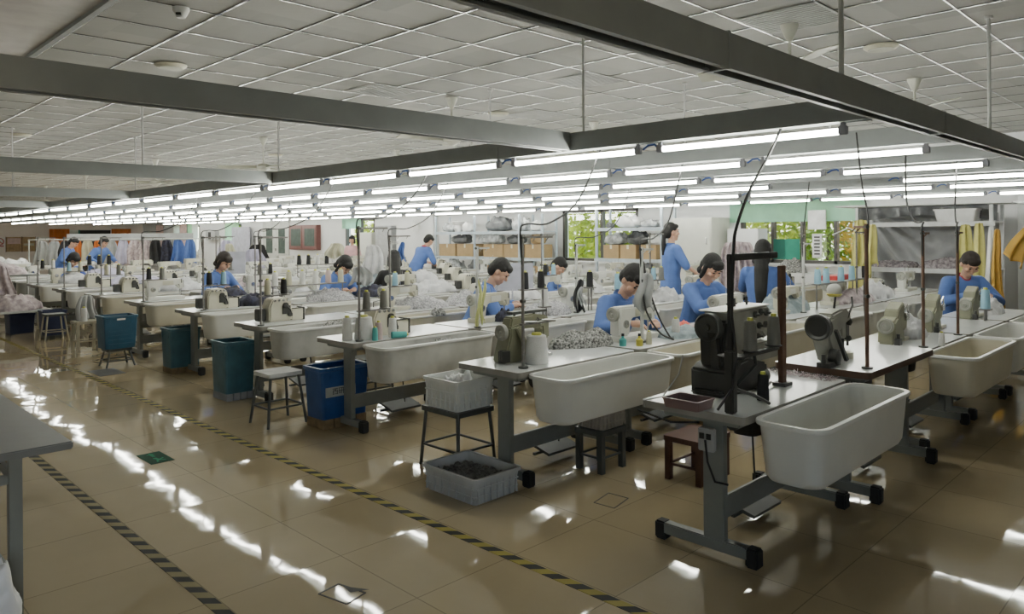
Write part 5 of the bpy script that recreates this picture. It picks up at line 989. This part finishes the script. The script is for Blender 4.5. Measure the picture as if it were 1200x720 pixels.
for i, (y, z, w_, h_, m, l) in enumerate([(4.5, 1.041, .8, .14, 'pilemauve', 'mauve printed cloth on the middle tarpaulin shelf, left'), (3.7, 1.041, .9, .2, 'pilemauve', 'mauve printed cloth on the middle tarpaulin shelf, right'), ]): pile(14.15, y, z, .5, w_, h_, m, l, 30 + i)
tag(MB().grid(lambda u, v: (15.2 - .25 * u + .04 * math.sin(u * 26), 2.9 - 2.2 * u, 2.3 - 2.2 * v), 60, 6).build('plastic_curtain', ['plasticclear'], ang=180), 'greyish plastic sheet hanging at the far right behind the strips', 'plastic sheet')
hang(13.4, 4.85, .45, 1.88, .34, 'yellow', 'pale yellow cloth length hanging left of the tarpaulin rack', -.8, .4, 3, .04)
hang(13.3, 4.62, 1.1, 1.8, .22, 'yellow', 'short yellow strip hanging beside the left yellow length', -.6, 1.4, 2, .03)
for i, (y, z0, z1, w_, m, l) in enumerate([(3.2, .62, 1.78, .26, 'yellow', 'pale yellow cloth length hanging right of the tarpaulin rack, leftmost'), (3.02, .5, 1.8, .22, 'yellow', 'pale yellow cloth length hanging right of the tarpaulin rack, middle'), (2.86, .45, 1.75, .12, 'bagwhite', 'white strip hanging among the yellow cloths at the right'), (2.78, .5, 1.7, .16, 'orangecloth', 'amber strip hanging among the yellow cloths at the right')]): hang(13.2, y, z0, z1, w_, m, l, -.7, i, 2, .03)
o = hang(13.1, 2.55, 1.22, 1.86, .3, 'orangecloth', 'slanted amber cloth corner hanging at the far right', -.7, 2., 2, .03); o.rotation_euler.y = .55
t = thing('coat_hanger', 'white clothes hanger in front of the left yellow cloth', 'hanger', (13.25, 5.0, 1.72), -.78); MB().tube([(-.28, 0, -.1), (0, 0, .02), (.28, 0, -.1)], .012).build('arms', ['signwhite'], t); MB().tube([(0, 0, .02), (0, 0, .1), (.03, 0, .13), (.05, 0, .1)], .006).build('hook', ['chrome'], t)
t = thing('red_box', 'flat red box on the table before the right window', 'box', (9.9, 3.85, TZ + .28)); MB().bb(-.35, .25, -.1, .1, 0, .07).build('box', ['redbox'], t, bevel=.006); MB().bb(-.3, .2, -.08, .08, -.02, 0).build('stand_board', ['white'], t); 
for xx in (-.3, .2): MB().cyl((xx, 0, -.28), (xx, 0, 0), .012).build('leg', ['black'], t)
pile(13.9, 6.3, .9, .4, .6, .3, 'printbw', 'dark leafy bundle under the right window', 77.); 
t = thing('side_table', 'plain white table under the right window', 'table', (13.7, 5.75, 0)); MB().bb(-.1, .5, -.1, 1.3, .86, .9).build('tabletop', ['board'], t)
for a in (-.05, .45):
    for b_ in (-.05, 1.25): MB().bb(a - .02, a + .02, b_ - .02, b_ + .02, 0, .86).build('leg', ['steel'], t)
# second-row far machines before the window get extra height stands
# ------------------------------------------------------------------ far-left wall
struct(MB().bb(11.7, 12.1, YW - .06, YW - .001, .0, 2.03), 'door_2', ['curtain'])
for x0, x1, l in [(10.7, 11.66, 'orange curtain panel left of the bright doorway on the far wall'), (13.78, 14.8, 'orange curtain panel right of the dark doorway on the far wall')]:
    tag(MB().grid(lambda u, v: (x0 + (x1 - x0) * u, YW - .1 + .04 * math.sin(u * 30), 2.1 - 1.95 * v), 40, 4).build('orange_curtain', ['orange'], ang=180), l, 'curtain', 'orange curtains')
t = MB().bb(12.15, 13.74, YW - .08, YW - .001, .0, 2.03); dk = struct(t, 'door_3', ['dark']); MB().bb(12.1, 12.18, YW - .1, YW - .081, 0, 2.05).build('door_frame', ['green'], dk); MB().bb(13.1, 13.65, YW - .1, YW - .081, 1.4, 1.7).build('pane', ['fuse'], dk)
for x0, x1, a, l in [(8.76, 9.44, 0, 'left notice board on the far wall, pinkish upper half'), (9.48, 10.06, 1, 'right notice board on the far wall, brown')]:
    t = thing('notice_board', l, 'notice board', (x0, YW - .05, .92)); MB().bb(0, x1 - x0, 0, .04, 0, .76).build('board', ['notice'], t); MB().bb(.05, x1 - x0 - .05, -.008, 0, .4 if a == 0 else .3, .7 if a == 0 else .42).build('paper', ['pinkcurtain' if a == 0 else 'cc'], t); MB().bb(-.02, 0, -.01, .04, -.02, .78).bb(x1 - x0, x1 - x0 + .02, -.01, .04, -.02, .78).build('frame', ['rust'], t)
t = thing('prohibition_sign', 'white sign with red circle on the far wall at the left edge', 'sign', (8.42, YW - .03, 1.16)); MB().bb(-.15, .28, 0, .02, 0, .5).build('plate', ['signwhite'], t)
b = MB(); b.tube([(.06 + .17 * math.cos(k * .2618), -.008, .29 + .17 * math.sin(k * .2618)) for k in range(25)], .02, 6); b.box((.06, -.008, .29), (.3, .02, .035), 0, 0, .78); b.bb(-.1, .24, -.01, 0, .03, .08); b.build('red_mark', ['red'], t)
# garment rack
t = thing('garment_rack', 'long steel garment rack at the far left', 'garment rack', (7.3, 24.6, 0), R(-35)); 
for xx in (-2.2, 2.6): MB().cyl((xx, 0, 0), (xx, 0, 1.62), .02).box((xx, 0, .02), (.06, .5, .04)).build('post', ['polew'], t)
MB().cyl((-2.2, 0, 1.6), (2.6, 0, 1.6), .018).build('rail', ['polew'], t); MB().box((.6, .12, 1.66), (3.6, .02, .22)).build('header_board', ['swatch'], t)
GR = [('swatch', 'pale grey'), ('swatch', 'light grey'), ('blackcloth', 'black'), ('orange', 'orange'), ('cc', 'beige'), ('orange', 'orange'), ('swatch', 'grey'), ('lav', 'lavender'), ('pilepink', 'pinkish'), ('pilepink', 'pinkish'), ('blackcloth', 'black'), ('piledark', 'dark navy'), ('jacket', 'blue'), ('jacket', 'blue')]
for i, (m, c_) in enumerate(GR):
    q = -1.85 + i * .32; ca, sa = math.cos(R(-35)), math.sin(R(-35))
    hang(7.3 + q * ca, 24.6 + q * sa, .82, 1.57, .36, m, f'{c_} garment on the far rack, {ORD[i+1]} from its left end', R(-35) + .25, i, 2, .04, 'hanging_garment', 'garment', 'garments on the far rack')
hang(9.7, 21.8, .75, 1.55, .5, 'lav', 'blue-lavender coat hanging right of the garment rack', -.6, 2., 3, .05, 'hanging_garment', 'garment'); hang(10.9, 22.2, .8, 1.4, .6, 'blackcloth', 'black garment hanging right of the lavender coat', -.6, 3., 3, .04, 'hanging_garment', 'garment')
hang(8.5, 17.5, .9, 1.35, .5, 'lav', 'pale lavender cloth on a stand left of the fluffy-haired worker', -.7, 4., 3, .04)
hang(7.8, 17.3, .9, 1.5, .26, 'cc', 'beige knitted garment on a stand in the far rows', -.7, 5., 2, .04)
# far-left low table with fabrics
t = thing('cutting_table', 'low grey table piled with pinkish cloth at the far left', 'table', (2.6, 15.1, 0)); MB().bb(-.1, .95, -.15, .75, .39, .42).build('tabletop', ['stooltop'], t)
for a in (-.05, .9):
    for b_ in (-.1, .7): MB().bb(a - .02, a + .02, b_ - .02, b_ + .02, 0, .39).build('leg', ['stoolw'], t)
pile(3.02, 15.4, .421, .9, .7, .30, 'pilepink', 'pinkish crumpled cloth heap on the low table at the far left', 61.)
t = thing('fabric_trolley', 'grey steel trolley with striped cloth at the far left', 'trolley', (2.5, 17.2, 0))
for a in (0, 1.3):
    for b_ in (0, .8): MB().cyl((a, b_, 0), (a, b_, .98), .018).build('post', ['polew'], t)
for z in (.5, .95): MB().bb(-.03, 1.33, -.03, .83, z - .03, z).build('shelf_board', ['steel'], t)
pile(3.1, 17.6, .951, 1.2, .7, .3, 'pilepink', 'pale striped cloth spilling over the trolley at the far left', 62.)
hang(3.1, 17.1, .55, 1.15, .5, 'pilepink', 'striped cloth hanging off the front of the trolley', -.2, 3., 4, .04)
bag(4.2, 21.5, .4, 1.4, 1., .8, 'bagwhite', 'white cloth bags heaped below the notice boards', 8.); 
t = thing('bag_table', 'low table holding white bags below the notice boards', 'table', (3.5, 21, 0)); MB().bb(0, 1.5, 0, 1, .36, .4).build('tabletop', ['stooltop'], t)
for a in (.05, 1.45):
    for b_ in (.05, .95): MB().bb(a - .02, a + .02, b_ - .02, b_ + .02, 0, .36).build('leg', ['steel'], t)

# ------------------------------------------------------------------ clean prototypes
def kill(o):
    for ch in list(o.children): kill(ch)
    bpy.data.objects.remove(o)
for p in PROTO: kill(p)

# ------------------------------------------------------------------ light & colour
wd = bpy.data.worlds.new('world'); SC.world = wd; wd.use_nodes = True; nt = wd.node_tree; bg = nt.nodes['Background']
sk = nt.nodes.new('ShaderNodeTexSky'); sk.sky_type = 'NISHITA'; sk.sun_elevation = R(42); sk.sun_rotation = R(200); sk.sun_disc = False; sk.sun_intensity = .4
nt.links.new(sk.outputs[0], bg.inputs[0]); bg.inputs[1].default_value = .40
sn = bpy.data.lights.new('sun', 'SUN'); sn.energy = 7.; sn.angle = .02; sn.color = (1, .93, .78); so_ = bpy.data.objects.new('sun', sn); COL.objects.link(so_); so_.rotation_euler = (R(-35), R(25), 0)
SC.view_settings.view_transform = 'AgX'; SC.view_settings.look = 'None'; SC.view_settings.exposure = 1.82; SC.view_settings.gamma = 1.05
